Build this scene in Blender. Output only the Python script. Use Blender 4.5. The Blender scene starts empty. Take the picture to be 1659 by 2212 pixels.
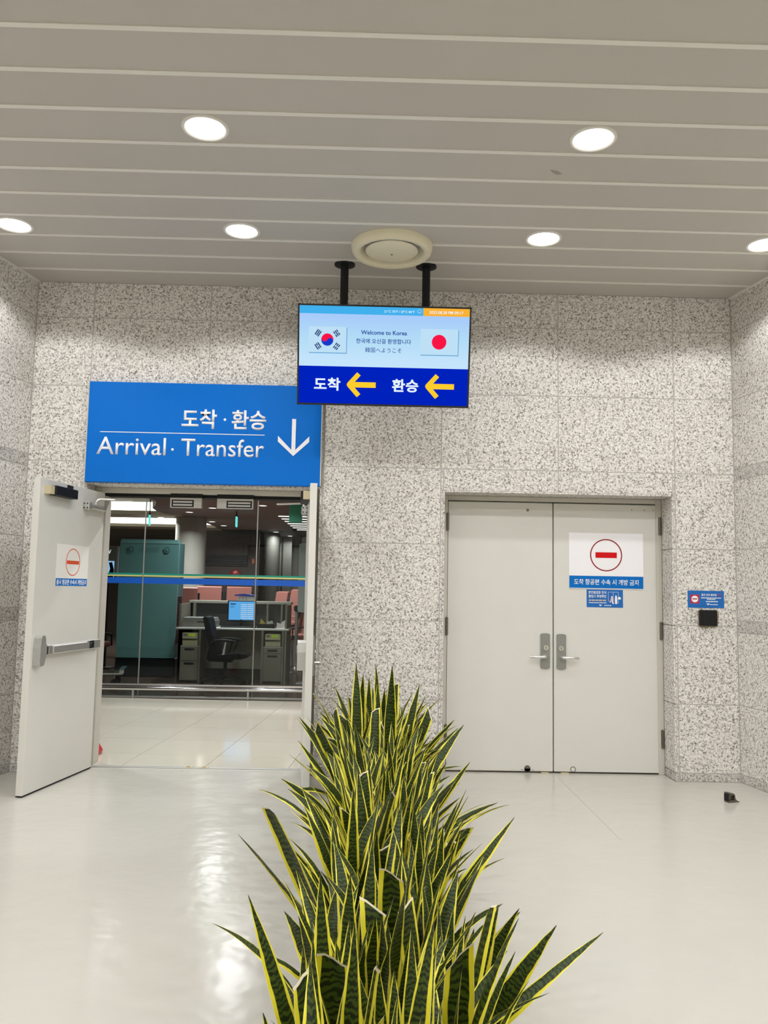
import bpy, bmesh, math, random
from mathutils import Vector, Matrix

# ------------------------------------------------------------------ camera, world, exposure
scene = bpy.context.scene
COL = scene.collection
CAM_H = 1.533
FOC = 1744.29                      # focal length in pixels of the 1659x2212 frame
PITCH, YAW, ROLL = 0.0955, 0.0169, 0.0187

def make_camera():
    cp, sp, cy, sy = math.cos(PITCH), math.sin(PITCH), math.cos(YAW), math.sin(YAW)
    fwd = Vector((sy * cp, cy * cp, sp)); right = Vector((cy, -sy, 0)); up = right.cross(fwd)
    r = right * math.cos(ROLL) + up * math.sin(ROLL)
    u = -right * math.sin(ROLL) + up * math.cos(ROLL)
    cam = bpy.data.cameras.new('camera'); cam.sensor_fit = 'VERTICAL'
    cam.sensor_height = 36.0; cam.lens = FOC / 2212 * 36.0; cam.clip_start = 0.05; cam.clip_end = 200
    o = bpy.data.objects.new('camera', cam); COL.objects.link(o)
    b = -fwd
    o.matrix_world = Matrix(((r.x, u.x, b.x, 0), (r.y, u.y, b.y, 0), (r.z, u.z, b.z, CAM_H), (0, 0, 0, 1)))
    scene.camera = o
make_camera()

world = bpy.data.worlds.new('world'); scene.world = world; world.use_nodes = True
world.node_tree.nodes['Background'].inputs[0].default_value = (0, 0, 0, 1)
world.node_tree.nodes['Background'].inputs[1].default_value = 0.0
vs = scene.view_settings
vs.view_transform = 'Standard'; vs.look = 'None'; vs.gamma = 1.0; vs.exposure = 0.0; vs.use_curve_mapping = False
scene.display_settings.display_device = 'sRGB'

LAMP_W = 74.0          # each recessed downlight in the room
HALL_W = 23.0          # each downlight of the corridor just beyond the doorway
LOUNGE_W = 42.0        # each downlight of the lounge behind the glass
LAMP_COL = (0.968, 0.975, 1.0)

# ------------------------------------------------------------------ room dimensions (metres)
D = 6.789              # face of the granite back wall
H = 4.119              # ceiling
LX, RX = -2.895, 3.103 # back wall corners
LA, RA = 0.206, 0.176  # the side walls splay outwards by these angles
YB = -3.0              # wall behind the photographer
ROWS = [0.0, 0.068, 0.627, 1.276, 1.919, 2.563, 3.212, 3.809, H]
COLS = [LX, -2.407, -1.407, -0.407, 0.593, 1.593, 2.593, RX]
def left_x(y): return LX - (D - y) * math.tan(LA)
def right_x(y): return RX + (D - y) * math.tan(RA)
OPL = (-2.40, -0.42, 2.383)    # left opening: x0, x1, top
OPR = (0.616, 2.573, 2.378)    # right opening
random.seed(7)
R = random.Random(11)

# ------------------------------------------------------------------ material helpers
def lin(c):
    c = c / 255.0
    return c / 12.92 if c <= 0.04045 else ((c + 0.055) / 1.055) ** 2.4
def rgb(r, g, b): return (lin(r), lin(g), lin(b), 1.0)
MATS = {}
def new_mat(name):
    m = bpy.data.materials.new(name); m.use_nodes = True
    nt = m.node_tree; return m, nt, nt.nodes['Principled BSDF']
def mat(name, col, rough=0.5, metal=0.0, var=0.06, vscale=8.0, bump=0.0, bscale=60.0, spec=0.5, coat=0.0):
    """painted / plastic / metal surface with a little procedural variation"""
    if name in MATS: return MATS[name]
    m, nt, b = new_mat(name); N = nt.nodes; L = nt.links
    b.inputs['Roughness'].default_value = rough; b.inputs['Metallic'].default_value = metal
    b.inputs['Specular IOR Level'].default_value = spec; b.inputs['Coat Weight'].default_value = coat
    geo = N.new('ShaderNodeNewGeometry')
    n = N.new('ShaderNodeTexNoise'); n.inputs['Scale'].default_value = vscale; n.inputs['Detail'].default_value = 4
    L.new(geo.outputs['Position'], n.inputs['Vector'])
    mx = N.new('ShaderNodeMix'); mx.data_type = 'RGBA'
    mx.inputs[6].default_value = [c * (1 - var) for c in col[:3]] + [1]
    mx.inputs[7].default_value = [min(1, c * (1 + var)) for c in col[:3]] + [1]
    L.new(n.outputs['Fac'], mx.inputs[0]); L.new(mx.outputs[2], b.inputs['Base Color'])
    if bump > 0:
        n2 = N.new('ShaderNodeTexNoise'); n2.inputs['Scale'].default_value = bscale; n2.inputs['Detail'].default_value = 3
        L.new(geo.outputs['Position'], n2.inputs['Vector'])
        bp = N.new('ShaderNodeBump'); bp.inputs['Strength'].default_value = bump; bp.inputs['Distance'].default_value = 0.01
        L.new(n2.outputs['Fac'], bp.inputs['Height']); L.new(bp.outputs['Normal'], b.inputs['Normal'])
    MATS[name] = m; return m
def emis(name, col, strength=1.0):
    if name in MATS: return MATS[name]
    m = bpy.data.materials.new(name); m.use_nodes = True; nt = m.node_tree
    nt.nodes.remove(nt.nodes['Principled BSDF'])
    e = nt.nodes.new('ShaderNodeEmission'); e.inputs[0].default_value = col; e.inputs[1].default_value = strength
    nt.links.new(e.outputs[0], nt.nodes['Material Output'].inputs[0])
    MATS[name] = m; return m

def granite(name, dark=1.0, warm=1.0):
    m, nt, b = new_mat(name); N = nt.nodes; L = nt.links
    geo = N.new('ShaderNodeNewGeometry'); P = geo.outputs['Position']
    def noise(scale, det=2, off=0.0, dist=0.0):
        mp = N.new('ShaderNodeMapping'); mp.inputs['Location'].default_value = (off, off * 1.7, off * .6)
        L.new(P, mp.inputs[0])
        n = N.new('ShaderNodeTexNoise'); n.inputs['Scale'].default_value = scale; n.inputs['Detail'].default_value = det
        n.inputs['Distortion'].default_value = dist
        L.new(mp.outputs[0], n.inputs['Vector']); return n.outputs['Fac']
    def math_(op, a, bb=None, c=None):
        x = N.new('ShaderNodeMath'); x.operation = op
        for i, v in enumerate((a, bb, c)):
            if v is None: continue
            if isinstance(v, (int, float)): x.inputs[i].default_value = v
            else: L.new(v, x.inputs[i])
        return x.outputs[0]
    def step(v, lo, hi, t0=0.0, t1=1.0):
        r = N.new('ShaderNodeMapRange'); r.interpolation_type = 'SMOOTHSTEP'
        r.inputs[1].default_value = lo; r.inputs[2].default_value = hi; r.inputs[3].default_value = t0; r.inputs[4].default_value = t1
        L.new(v, r.inputs[0]); return r.outputs[0]
    def flecks(scale, thin, cover, off):
        n1 = noise(scale, 1.5, off, 0.6); ridge = math_('ABSOLUTE', math_('SUBTRACT', n1, 0.5))
        line = step(ridge, thin * .35, thin, 1, 0)
        gate = step(noise(scale * .8, 1, off + 5), cover, cover + .06)
        return math_('MULTIPLY', line, gate)
    f1 = flecks(66, 0.080, 0.50, 0.0); f2 = flecks(84, 0.075, 0.54, 21.0)
    f = math_('MINIMUM', math_('ADD', math_('MULTIPLY', f1, 0.92), math_('MULTIPLY', f2, 0.55)), 1.0)
    base = N.new('ShaderNodeMix'); base.data_type = 'RGBA'
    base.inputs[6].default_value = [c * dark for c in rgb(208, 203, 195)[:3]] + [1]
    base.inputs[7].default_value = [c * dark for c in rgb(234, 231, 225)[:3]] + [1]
    L.new(step(noise(70, 3, 9), .38, .6), base.inputs[0])
    mx = N.new('ShaderNodeMix'); mx.data_type = 'RGBA'; L.new(f, mx.inputs[0]); L.new(base.outputs[2], mx.inputs[6])
    dk = N.new('ShaderNodeMix'); dk.data_type = 'RGBA'; L.new(noise(12, 1, 3), dk.inputs[0])
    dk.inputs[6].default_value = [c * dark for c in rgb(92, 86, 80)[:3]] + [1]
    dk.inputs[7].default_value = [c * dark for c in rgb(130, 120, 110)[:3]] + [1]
    L.new(dk.outputs[2], mx.inputs[7])
    L.new(mx.outputs[2], b.inputs['Base Color'])
    b.inputs['Roughness'].default_value = 0.62; b.inputs['Specular IOR Level'].default_value = 0.35
    bp = N.new('ShaderNodeBump'); bp.inputs['Strength'].default_value = 0.25; bp.inputs['Distance'].default_value = 0.004
    L.new(math_('SUBTRACT', noise(120, 3, 2), f), bp.inputs['Height']); L.new(bp.outputs['Normal'], b.inputs['Normal'])
    return m
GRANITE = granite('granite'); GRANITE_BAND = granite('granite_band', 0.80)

def floor_mat(name, c0, c1, rough, wav, scuff=True):
    m, nt, b = new_mat(name); N = nt.nodes; L = nt.links
    geo = N.new('ShaderNodeNewGeometry'); P = geo.outputs['Position']
    n = N.new('ShaderNodeTexNoise'); n.inputs['Scale'].default_value = 1.3; n.inputs['Detail'].default_value = 5; L.new(P, n.inputs[0])
    mx = N.new('ShaderNodeMix'); mx.data_type = 'RGBA'; L.new(n.outputs['Fac'], mx.inputs[0])
    mx.inputs[6].default_value = c0; mx.inputs[7].default_value = c1
    out = mx.outputs[2]
    if scuff:   # a few thin grey scuff marks
        mp = N.new('ShaderNodeMapping'); mp.inputs['Scale'].default_value = (9, 3.2, 1); mp.inputs['Rotation'].default_value = (0, 0, .5); L.new(P, mp.inputs[0])
        v = N.new('ShaderNodeTexNoise'); v.inputs['Scale'].default_value = 1.0; v.inputs['Detail'].default_value = 1; L.new(mp.outputs[0], v.inputs[0])
        r = N.new('ShaderNodeMapRange'); r.inputs[1].default_value = .795; r.inputs[2].default_value = .83; L.new(v.outputs['Fac'], r.inputs[0])
        m2 = N.new('ShaderNodeMix'); m2.data_type = 'RGBA'; L.new(r.outputs[0], m2.inputs[0]); L.new(out, m2.inputs[6])
        m2.inputs[7].default_value = rgb(150, 140, 128); out = m2.outputs[2]
    L.new(out, b.inputs['Base Color'])
    b.inputs['Roughness'].default_value = rough; b.inputs['Specular IOR Level'].default_value = 0.5
    n2 = N.new('ShaderNodeTexNoise'); n2.inputs['Scale'].default_value = 7.0; n2.inputs['Detail'].default_value = 2; L.new(P, n2.inputs[0])
    bp = N.new('ShaderNodeBump'); bp.inputs['Strength'].default_value = wav; bp.inputs['Distance'].default_value = 0.012
    L.new(n2.outputs['Fac'], bp.inputs['Height']); L.new(bp.outputs['Normal'], b.inputs['Normal'])
    return m

M = {}
M['floor'] = floor_mat('cream_floor', rgb(192, 188, 176), rgb(199, 196, 186), 0.19, 0.26)
M['tile'] = floor_mat('polished_tile', rgb(206, 200, 182), rgb(214, 209, 193), 0.10, 0.015, False)
M['joint'] = mat('tile_joint', rgb(140, 132, 118), 0.8)
M['grout'] = mat('wall_joint', rgb(176, 172, 168), 0.8)
M['hallfloor'] = mat('brown_wood_floor', rgb(86, 72, 64), 0.18, var=.25, vscale=3)
M['ceil'] = mat('ceiling_panel_paint', rgb(186, 181, 172), 0.55, var=.03, vscale=2)
M['ceiljoint'] = mat('ceiling_carrier_paint', rgb(222, 219, 210), 0.5, var=.02)
M['door'] = mat('door_paint', rgb(213, 211, 203), 0.42, var=.025, vscale=5)
M['frame'] = mat('frame_paint', rgb(196, 192, 181), 0.45, var=.03)
M['steel'] = mat('brushed_steel', rgb(188, 187, 183), 0.42, 0.75, var=.08, vscale=40)
M['escutcheon'] = mat('escutcheon_steel', rgb(146, 146, 141), 0.42, 0.6, var=.08, vscale=40)
M['chrome'] = mat('chrome', rgb(215, 215, 215), 0.12, 1.0, var=.02)
M['satin'] = mat('satin_lever', rgb(222, 221, 216), 0.28, 1.0, var=.03)
M['darksteel'] = mat('dark_hinge_steel', rgb(120, 114, 104), 0.4, 0.9, var=.1, vscale=40)
M['alu'] = mat('closer_aluminium', rgb(190, 189, 184), 0.4, 0.6, var=.04)
M['black'] = mat('black_plastic', rgb(18, 19, 22), 0.5, var=.1, spec=.3)
M['blackgloss'] = mat('black_gloss', rgb(16, 17, 20), 0.2, var=.05)
M['rubber'] = mat('black_gap_seal', rgb(10, 10, 11), 0.8)
M['beige'] = mat('beige_plate', rgb(196, 184, 150), 0.5)
M['signblue'] = mat('sign_blue', rgb(6, 107, 200), 0.45, var=.03, vscale=1.5, spec=.12)
M['white'] = mat('sign_white', rgb(240, 238, 240), 0.45, var=.015)
M['paper'] = mat('paper_white', rgb(232, 230, 224), 0.7, var=.02)
M['paperblue'] = mat('paper_blue', rgb(12, 108, 190), 0.6, var=.04, spec=.12)
M['red'] = mat('sign_red', rgb(206, 14, 20), 0.45, var=.03, spec=.15)
M['darkred'] = mat('sign_dark_red', rgb(140, 8, 18), 0.45, var=.03, spec=.15)
M['orange'] = mat('sign_orange_red', rgb(222, 84, 44), 0.55, var=.04)
M['stickblue'] = mat('sticker_blue', rgb(40, 106, 180), 0.5, var=.04, spec=.15)
M['stickred'] = mat('sticker_red', rgb(186, 26, 60), 0.5)
M['tan'] = mat('sticker_tan', rgb(198, 180, 150), 0.5)
M['tvframe'] = mat('screen_bezel', rgb(14, 15, 18), 0.25, var=.05)
M['cream'] = mat('diffuser_enamel', rgb(226, 218, 190), 0.45, var=.03)
M['planter'] = mat('planter_grey', rgb(70, 68, 64), 0.6, var=.1)
M['soil'] = mat('potting_soil', rgb(48, 38, 30), 0.95, var=.4, vscale=60, bump=.6)
M['teal'] = mat('kiosk_teal', rgb(106, 152, 152), 0.35, var=.04, vscale=2)
M['tealedge'] = mat('kiosk_teal_edge', rgb(132, 172, 170), 0.35, var=.03)
M['tealdark'] = mat('kiosk_teal_dark', rgb(84, 122, 124), 0.35, var=.04)
M['navy'] = mat('kiosk_base', rgb(28, 34, 40), 0.45, var=.08)
M['deskgrey'] = mat('desk_grey', rgb(132, 127, 115), 0.5, var=.04)
M['deskdark'] = mat('desk_dark', rgb(38, 40, 41), 0.55, var=.06)
M['desktop'] = mat('desk_top_white', rgb(214, 213, 208), 0.35, var=.03)
M['stonetop'] = mat('counter_stone', rgb(168, 166, 156), 0.35, var=.25, vscale=60)
M['device'] = mat('printer_beige', rgb(196, 190, 156), 0.5, var=.04)
M['devgrey'] = mat('printer_grey', rgb(134, 132, 124), 0.5, var=.05)
M['seatpink'] = mat('seat_pink', rgb(164, 102, 92), 0.6, var=.1, vscale=20)
M['mesh'] = mat('chair_mesh', rgb(12, 13, 15), 0.7, var=.2, vscale=50, spec=.15)
M['concrete'] = mat('column_grey', rgb(196, 192, 182), 0.5, var=.08, vscale=3)
M['darkwall'] = mat('dark_brown_wall', rgb(62, 52, 48), 0.6, var=.1)
M['greywall'] = mat('grey_wall_panel', rgb(112, 110, 104), 0.5, var=.08)
M['mauve'] = mat('hall_ceiling_mauve', rgb(176, 160, 154), 0.6, var=.03)
M['hallwhite'] = mat('hall_white', rgb(232, 226, 210), 0.6, var=.02)
M['board'] = mat('board_grey', rgb(172, 178, 176), 0.4, var=.03)
M['greenglass'] = mat('green_acrylic', rgb(96, 190, 156), 0.25, var=.05)
M['redplastic'] = mat('red_plastic', rgb(190, 52, 50), 0.4, var=.05)
M['stripeblue'] = mat('film_blue', rgb(14, 84, 178), 0.4, var=.03)
M['stripegreen'] = mat('film_green', rgb(28, 132, 112), 0.4, var=.03)
M['stripeyellow'] = mat('film_yellow', rgb(206, 196, 120), 0.4, var=.03)
M['bookblue'] = mat('tray_blue', rgb(40, 60, 150), 0.4)
M['pink'] = mat('paper_pink', rgb(230, 208, 210), 0.7)
M['yellow'] = mat('paper_yellow', rgb(214, 196, 90), 0.7)
M['mark'] = mat('grey_smudge', rgb(150, 144, 134), 0.7)
def glass_mat():
    m, nt, b = new_mat('clear_glass'); N = nt.nodes; L = nt.links; N.remove(b)
    t = N.new('ShaderNodeBsdfTransparent'); t.inputs[0].default_value = (0.90, 0.93, 0.91, 1)
    g = N.new('ShaderNodeBsdfGlossy'); g.inputs['Roughness'].default_value = 0.02; g.inputs[0].default_value = (.95, .97, .96, 1)
    f = N.new('ShaderNodeFresnel'); f.inputs[0].default_value = 1.28
    mx = N.new('ShaderNodeMixShader'); L.new(f.outputs[0], mx.inputs[0]); L.new(t.outputs[0], mx.inputs[1]); L.new(g.outputs[0], mx.inputs[2])
    L.new(mx.outputs[0], N['Material Output'].inputs[0]); return m
M['glass'] = glass_mat()

# ------------------------------------------------------------------ geometry helpers
class MB:
    def __init__(s): s.bm = bmesh.new()
    def box(s, x0, x1, y0, y1, z0, z1, bev=0.0, seg=1):
        r = bmesh.ops.create_cube(s.bm, size=1.0)
        bmesh.ops.transform(s.bm, matrix=Matrix.Translation(((x0+x1)/2, (y0+y1)/2, (z0+z1)/2)) @ Matrix.Diagonal((abs(x1-x0), abs(y1-y0), abs(z1-z0), 1)), verts=r['verts'])
        if bev > 0:
            es = list({e for v in r['verts'] for e in v.link_edges})
            bmesh.ops.bevel(s.bm, geom=es, offset=bev, segments=seg, affect='EDGES', profile=0.5)
        return s
    def cyl(s, p0, p1, r0, r1=None, seg=16, cap=True):
        p0, p1 = Vector(p0), Vector(p1); d = p1 - p0
        r = bmesh.ops.create_cone(s.bm, cap_ends=cap, segments=seg, radius1=r0, radius2=r0 if r1 is None else r1, depth=d.length)
        q = d.to_track_quat('Z', 'Y').to_matrix().to_4x4()
        bmesh.ops.transform(s.bm, matrix=Matrix.Translation((p0 + p1) / 2) @ q, verts=r['verts']); return s
    def tube(s, pts, r, seg=10):
        """round bar along a polyline, one continuous skin"""
        pts = [Vector(p) for p in pts]; rings = []
        for i, p in enumerate(pts):
            t = (pts[min(i+1, len(pts)-1)] - pts[max(i-1, 0)]).normalized()
            ref = Vector((0, 0, 1)) if abs(t.z) < .9 else Vector((1, 0, 0))
            u = t.cross(ref).normalized(); v = t.cross(u).normalized()
            rr = r[i] if isinstance(r, (list, tuple)) else r
            rings.append([s.bm.verts.new(p + (u*math.cos(a) + v*math.sin(a))*rr) for a in [2*math.pi*k/seg for k in range(seg)]])
        for a, b in zip(rings, rings[1:]):
            for k in range(seg): s.bm.faces.new((a[k], a[(k+1) % seg], b[(k+1) % seg], b[k]))
        s.bm.faces.new(rings[0][::-1]); s.bm.faces.new(rings[-1]); return s
    def lathe(s, prof, seg=40, c=(0, 0, 0)):
        c = Vector(c); rings = []
        for (r, z) in prof:
            if r < 1e-6: rings.append([s.bm.verts.new(c + Vector((0, 0, z)))])
            else: rings.append([s.bm.verts.new(c + Vector((r*math.cos(2*math.pi*k/seg), r*math.sin(2*math.pi*k/seg), z))) for k in range(seg)])
        for a, b in zip(rings, rings[1:]):
            for k in range(seg):
                k2 = (k+1) % seg
                if len(a) == 1 and len(b) == 1: continue
                if len(a) == 1: s.bm.faces.new((a[0], b[k2], b[k]))
                elif len(b) == 1: s.bm.faces.new((a[k], a[k2], b[0]))
                else: s.bm.faces.new((a[k], a[k2], b[k2], b[k]))
        return s
    def prism(s, poly, lo, hi, axis='y'):
        """extrude a polygon of 2-D points; axis y: (x,z) points, axis z: (x,y), axis x: (y,z)"""
        f = {'y': lambda a, b, t: (a, t, b), 'z': lambda a, b, t: (a, b, t), 'x': lambda a, b, t: (t, a, b)}[axis]
        A = [s.bm.verts.new(f(a, b, lo)) for a, b in poly]; B = [s.bm.verts.new(f(a, b, hi)) for a, b in poly]
        n = len(poly); s.bm.faces.new(A); s.bm.faces.new(B[::-1])
        for k in range(n): s.bm.faces.new((A[k], B[k], B[(k+1) % n], A[(k+1) % n]))
        return s
    def quad(s, *p): s.bm.faces.new([s.bm.verts.new(q) for q in p]); return s
    def ring(s, c, r0, r1, y0, y1, seg=48):
        """flat ring facing -Y, centre (x,z)"""
        for k in range(seg):
            a, b = 2*math.pi*k/seg, 2*math.pi*(k+1)/seg
            s.prism([(c[0]+r*math.cos(t), c[1]+r*math.sin(t)) for r, t in ((r0, a), (r1, a), (r1, b), (r0, b))], y0, y1)
        bmesh.ops.remove_doubles(s.bm, verts=s.bm.verts, dist=1e-6); return s
    def xform(s, m): bmesh.ops.transform(s.bm, matrix=m, verts=s.bm.verts); return s
    def build(s, name, m, parent=None, smooth=False):
        bmesh.ops.recalc_face_normals(s.bm, faces=s.bm.faces)
        me = bpy.data.meshes.new(name); s.bm.to_mesh(me); s.bm.free()
        me.materials.append(m)
        if smooth:
            for p in me.polygons: p.use_smooth = True
            me.set_sharp_from_angle(angle=math.radians(38))
        o = bpy.data.objects.new(name, me); COL.objects.link(o)
        if parent: o.parent = parent
        return o
def tag(o, label, cat=None, group=None, kind=None):
    o['label'] = label
    if cat: o['category'] = cat
    if group: o['group'] = group
    if kind: o['kind'] = kind
    return o
def thing(name, label, cat, loc=(0, 0, 0), rot=(0, 0, 0), group=None, kind=None):
    o = bpy.data.objects.new(name, None); o.empty_display_size = 0.1; COL.objects.link(o)
    o.location = loc; o.rotation_euler = rot
    return tag(o, label, cat, group, kind)
def copy_tree(o, parent=None):
    c = o.copy(); COL.objects.link(c); c.parent = parent
    for ch in list(o.children): copy_tree(ch, c)
    return c
def text(body, w, h, cx, cz, y, m, name, parent, bold=0.0, thick=0.0008, align='c', space=1.0):
    """lettering mesh fitted into a w x h box (h None keeps proportion) centred at (cx, cz), facing -Y"""
    cu = bpy.data.curves.new(name, 'FONT'); cu.body = body; cu.offset = bold; cu.resolution_u = 3; cu.space_character = space
    t = bpy.data.objects.new(name, cu); COL.objects.link(t)
    bpy.context.view_layer.update()
    me = bpy.data.meshes.new_from_object(t.evaluated_get(bpy.context.evaluated_depsgraph_get()))
    bpy.data.objects.remove(t)
    xs = [v.co.x for v in me.vertices]; ys = [v.co.y for v in me.vertices]
    x0, x1, y0, y1 = min(xs), max(xs), min(ys), max(ys)
    sx = w / (x1 - x0); sy = sx if h is None else h / (y1 - y0)
    bm = bmesh.new(); bm.from_mesh(me)
    for v in bm.verts:
        a, b = v.co.x, v.co.y
        v.co = (cx + (a - (x0+x1)/2)*sx, y, cz + (b - (y0+y1)/2)*sy)
    r = bmesh.ops.extrude_face_region(bm, geom=list(bm.faces))
    bmesh.ops.translate(bm, vec=(0, thick, 0), verts=[g for g in r['geom'] if isinstance(g, bmesh.types.BMVert)])
    bmesh.ops.recalc_face_normals(bm, faces=bm.faces)
    me2 = bpy.data.meshes.new(name); bm.to_mesh(me2); bm.free(); bpy.data.meshes.remove(me)
    me2.materials.append(m)
    o = bpy.data.objects.new(name, me2); COL.objects.link(o); o.parent = parent; return o
def print_lines(parent, m, rows, y, name='small_print'):
    """print too small to read in the photo: rows of short word-length dashes (x0, x1, z, height)"""
    b = MB(); rr = random.Random(3)
    for x0, x1, z, hh in rows:
        x = x0
        while x < x1 - 1e-6:
            w = min(x1 - x, hh * rr.uniform(1.2, 3.2)); b.box(x, x + w, y, y + .0006, z - hh/2, z + hh/2); x += w + hh * .45
    return b.build(name, m, parent)

# ------------------------------------------------------------------ room shell
def panel(x0, x1, z0, z1, m, parent, y0=D, y1=D + .022, gap=.0035):
    return MB().box(x0+gap, x1-gap, y0, y1, z0+gap*.8, z1-gap*.8, .0025).build('granite_tile', m, parent)

fl = MB().prism([(left_x(YB), YB), (right_x(YB), YB), (RX, D), (OPR[1], D), (OPR[1], 7.19), (OPR[0], 7.19), (OPR[0], D),
                 (OPL[1], D), (OPL[1], 7.035), (OPL[0], 7.035), (OPL[0], D), (LX, D)], -.06, 0.0, 'z').build('floor', M['floor'])
tag(fl, 'glossy cream seamless floor of the granite-walled vestibule', 'floor', kind='structure')

# back wall: core with two openings + one granite tile per joint field
cb = MB()
Y0, Y1 = D + .0015, 7.24
for x0, x1, z0, z1 in ((LX-.4, OPL[0]-.0, 0, 4.3), (OPL[0], OPL[1], OPL[2], 4.3), (OPL[1], OPR[0], 0, 4.3), (OPR[0], OPR[1], OPR[2], 4.3), (OPR[1], RX+.4, 0, 4.3)):
    cb.box(x0, x1, Y0, Y1, z0, z1)
wb = cb.build('wall_back', M['grout'])
tag(wb, 'speckled grey granite wall with the two double doorways', 'wall', kind='structure')
for i in range(len(COLS)-1):
    for j in range(len(ROWS)-1):
        x0, x1, z0, z1 = COLS[i], COLS[i+1], ROWS[j], ROWS[j+1]
        pieces = [(x0, x1, z0, z1)]
        for ox0, ox1, oz in (OPL, OPR):
            nxt = []
            for a, b, c, d in pieces:
                if b <= ox0+1e-4 or a >= ox1-1e-4 or c >= oz-1e-4: nxt.append((a, b, c, d)); continue
                if d > oz + .01: nxt.append((max(a, ox0), min(b, ox1), oz, d))
                if a < ox0 - .012: nxt.append((a, ox0, c, d))
                if b > ox1 + .012: nxt.append((ox1, b, c, d))
            pieces = nxt
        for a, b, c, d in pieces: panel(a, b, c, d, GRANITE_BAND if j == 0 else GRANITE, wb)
# granite reveals of the two openings
for (ox0, ox1, oz), ye in ((OPL, 7.0), (OPR, 7.03)):
    for j in range(len(ROWS)-1):
        z0, z1 = ROWS[j], min(ROWS[j+1], oz)
        if z0 >= oz: break
        for xa, xb in ((ox0-.002, ox0+.012), (ox1-.012, ox1+.002)):
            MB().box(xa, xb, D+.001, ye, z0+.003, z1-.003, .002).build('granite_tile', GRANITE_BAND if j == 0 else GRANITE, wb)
    MB().box(ox0+.012, ox1-.012, D+.001, ye, oz-.012, oz+.002, .002).build('granite_tile', GRANITE, wb)

# side walls (splayed), with the narrow darker bands at two heights
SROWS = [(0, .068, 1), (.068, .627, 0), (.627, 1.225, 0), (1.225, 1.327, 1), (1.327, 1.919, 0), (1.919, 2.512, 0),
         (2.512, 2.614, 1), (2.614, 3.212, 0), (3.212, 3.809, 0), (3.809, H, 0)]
def side_wall(name, x, ang, sgn, label):
    length = (D - YB) / math.cos(ang) + .2
    # local frame: local x runs from the corner towards the viewer, local -y faces the room
    o = MB().box(-.05, length, .0015, .2, 0, 4.3).build(name, M['grout'])
    tag(o, label, 'wall', kind='structure')
    t = 0.0
    cuts = [0.0, .62] + [.62 + k for k in range(1, 12)]
    cuts = [c for c in cuts if c < length] + [length]
    for a, b in zip(cuts, cuts[1:]):
        for z0, z1, band in SROWS:
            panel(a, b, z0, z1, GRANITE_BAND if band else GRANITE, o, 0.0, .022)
    o.location = (x, D, 0)
    dirv = Vector((sgn*math.sin(ang), -math.cos(ang), 0))
    nrm = Vector((sgn*math.cos(ang), math.sin(ang), 0))        # away from the room
    o.matrix_world = Matrix(((dirv.x, nrm.x, 0, x), (dirv.y, nrm.y, 0, D), (0, 0, 1, 0), (0, 0, 0, 1)))
    return o
side_wall('wall_left', LX, LA, -1, 'granite side wall behind the open door leaf with the paper notice')
side_wall('wall_right', RX, RA, 1, 'granite side wall next to the card reader')
tag(MB().box(left_x(YB)-.3, right_x(YB)+.3, YB-.15, YB, 0, 4.3).build('wall_front', M['hallwhite']), 'plain pale wall at the far end of the vestibule', 'wall', kind='structure')

# ceiling: long metal panels with lighter carrier strips in the joints
PITCHC = 0.3267
cl = MB().prism([(left_x(YB)-.1, YB), (right_x(YB)+.1, YB), (RX+.05, D+.02), (LX-.05, D+.02)], H+.012, H+.10, 'z').build('ceiling', M['ceiljoint'])
tag(cl, 'grey metal plank ceiling with pale joint strips', 'ceiling', kind='structure')
y = 3.5547 + 9*PITCHC     # joint nearest the back wall
joints = [D] + [y - k*PITCHC for k in range(0, 31) if y - k*PITCHC > YB + .05] + [YB]
for b, a in zip(joints, joints[1:]):
    a0, b0 = a + .0165, b - (.0165 if b != D else .002)
    MB().prism([(left_x(a0)+.012, a0), (right_x(a0)-.012, a0), (right_x(b0)-.012, b0), (left_x(b0)+.012, b0)], H, H+.011, 'z').build('ceiling_panel', M['ceil'], cl)
    MB().prism([(left_x(a)+.012, a-.016), (right_x(a)-.012, a-.016), (right_x(a)-.012, a+.016), (left_x(a)+.012, a+.016)], H-.005, H+.012, 'z').build('joint_strip', M['ceiljoint'], cl)
for k, (sx, ang, sgn, lab) in enumerate(((LX, LA, -1, 'pale angle trim along the ceiling above the left granite wall'), (RX, RA, 1, 'pale angle trim along the ceiling above the right granite wall'))):
    o = MB().box(0, (D-YB)/math.cos(ang), -.022, 0, -.012, .002, .002).build('trim_%d' % (k+1), M['ceiljoint'])
    tag(o, lab, 'trim', kind='structure')
    dv = Vector((sgn*math.sin(ang), -math.cos(ang), 0)); nv = Vector((sgn*math.cos(ang), math.sin(ang), 0))
    o.matrix_world = Matrix(((dv.x, nv.x, 0, sx), (dv.y, nv.y, 0, D), (0, 0, 1, H), (0, 0, 0, 1)))

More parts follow.
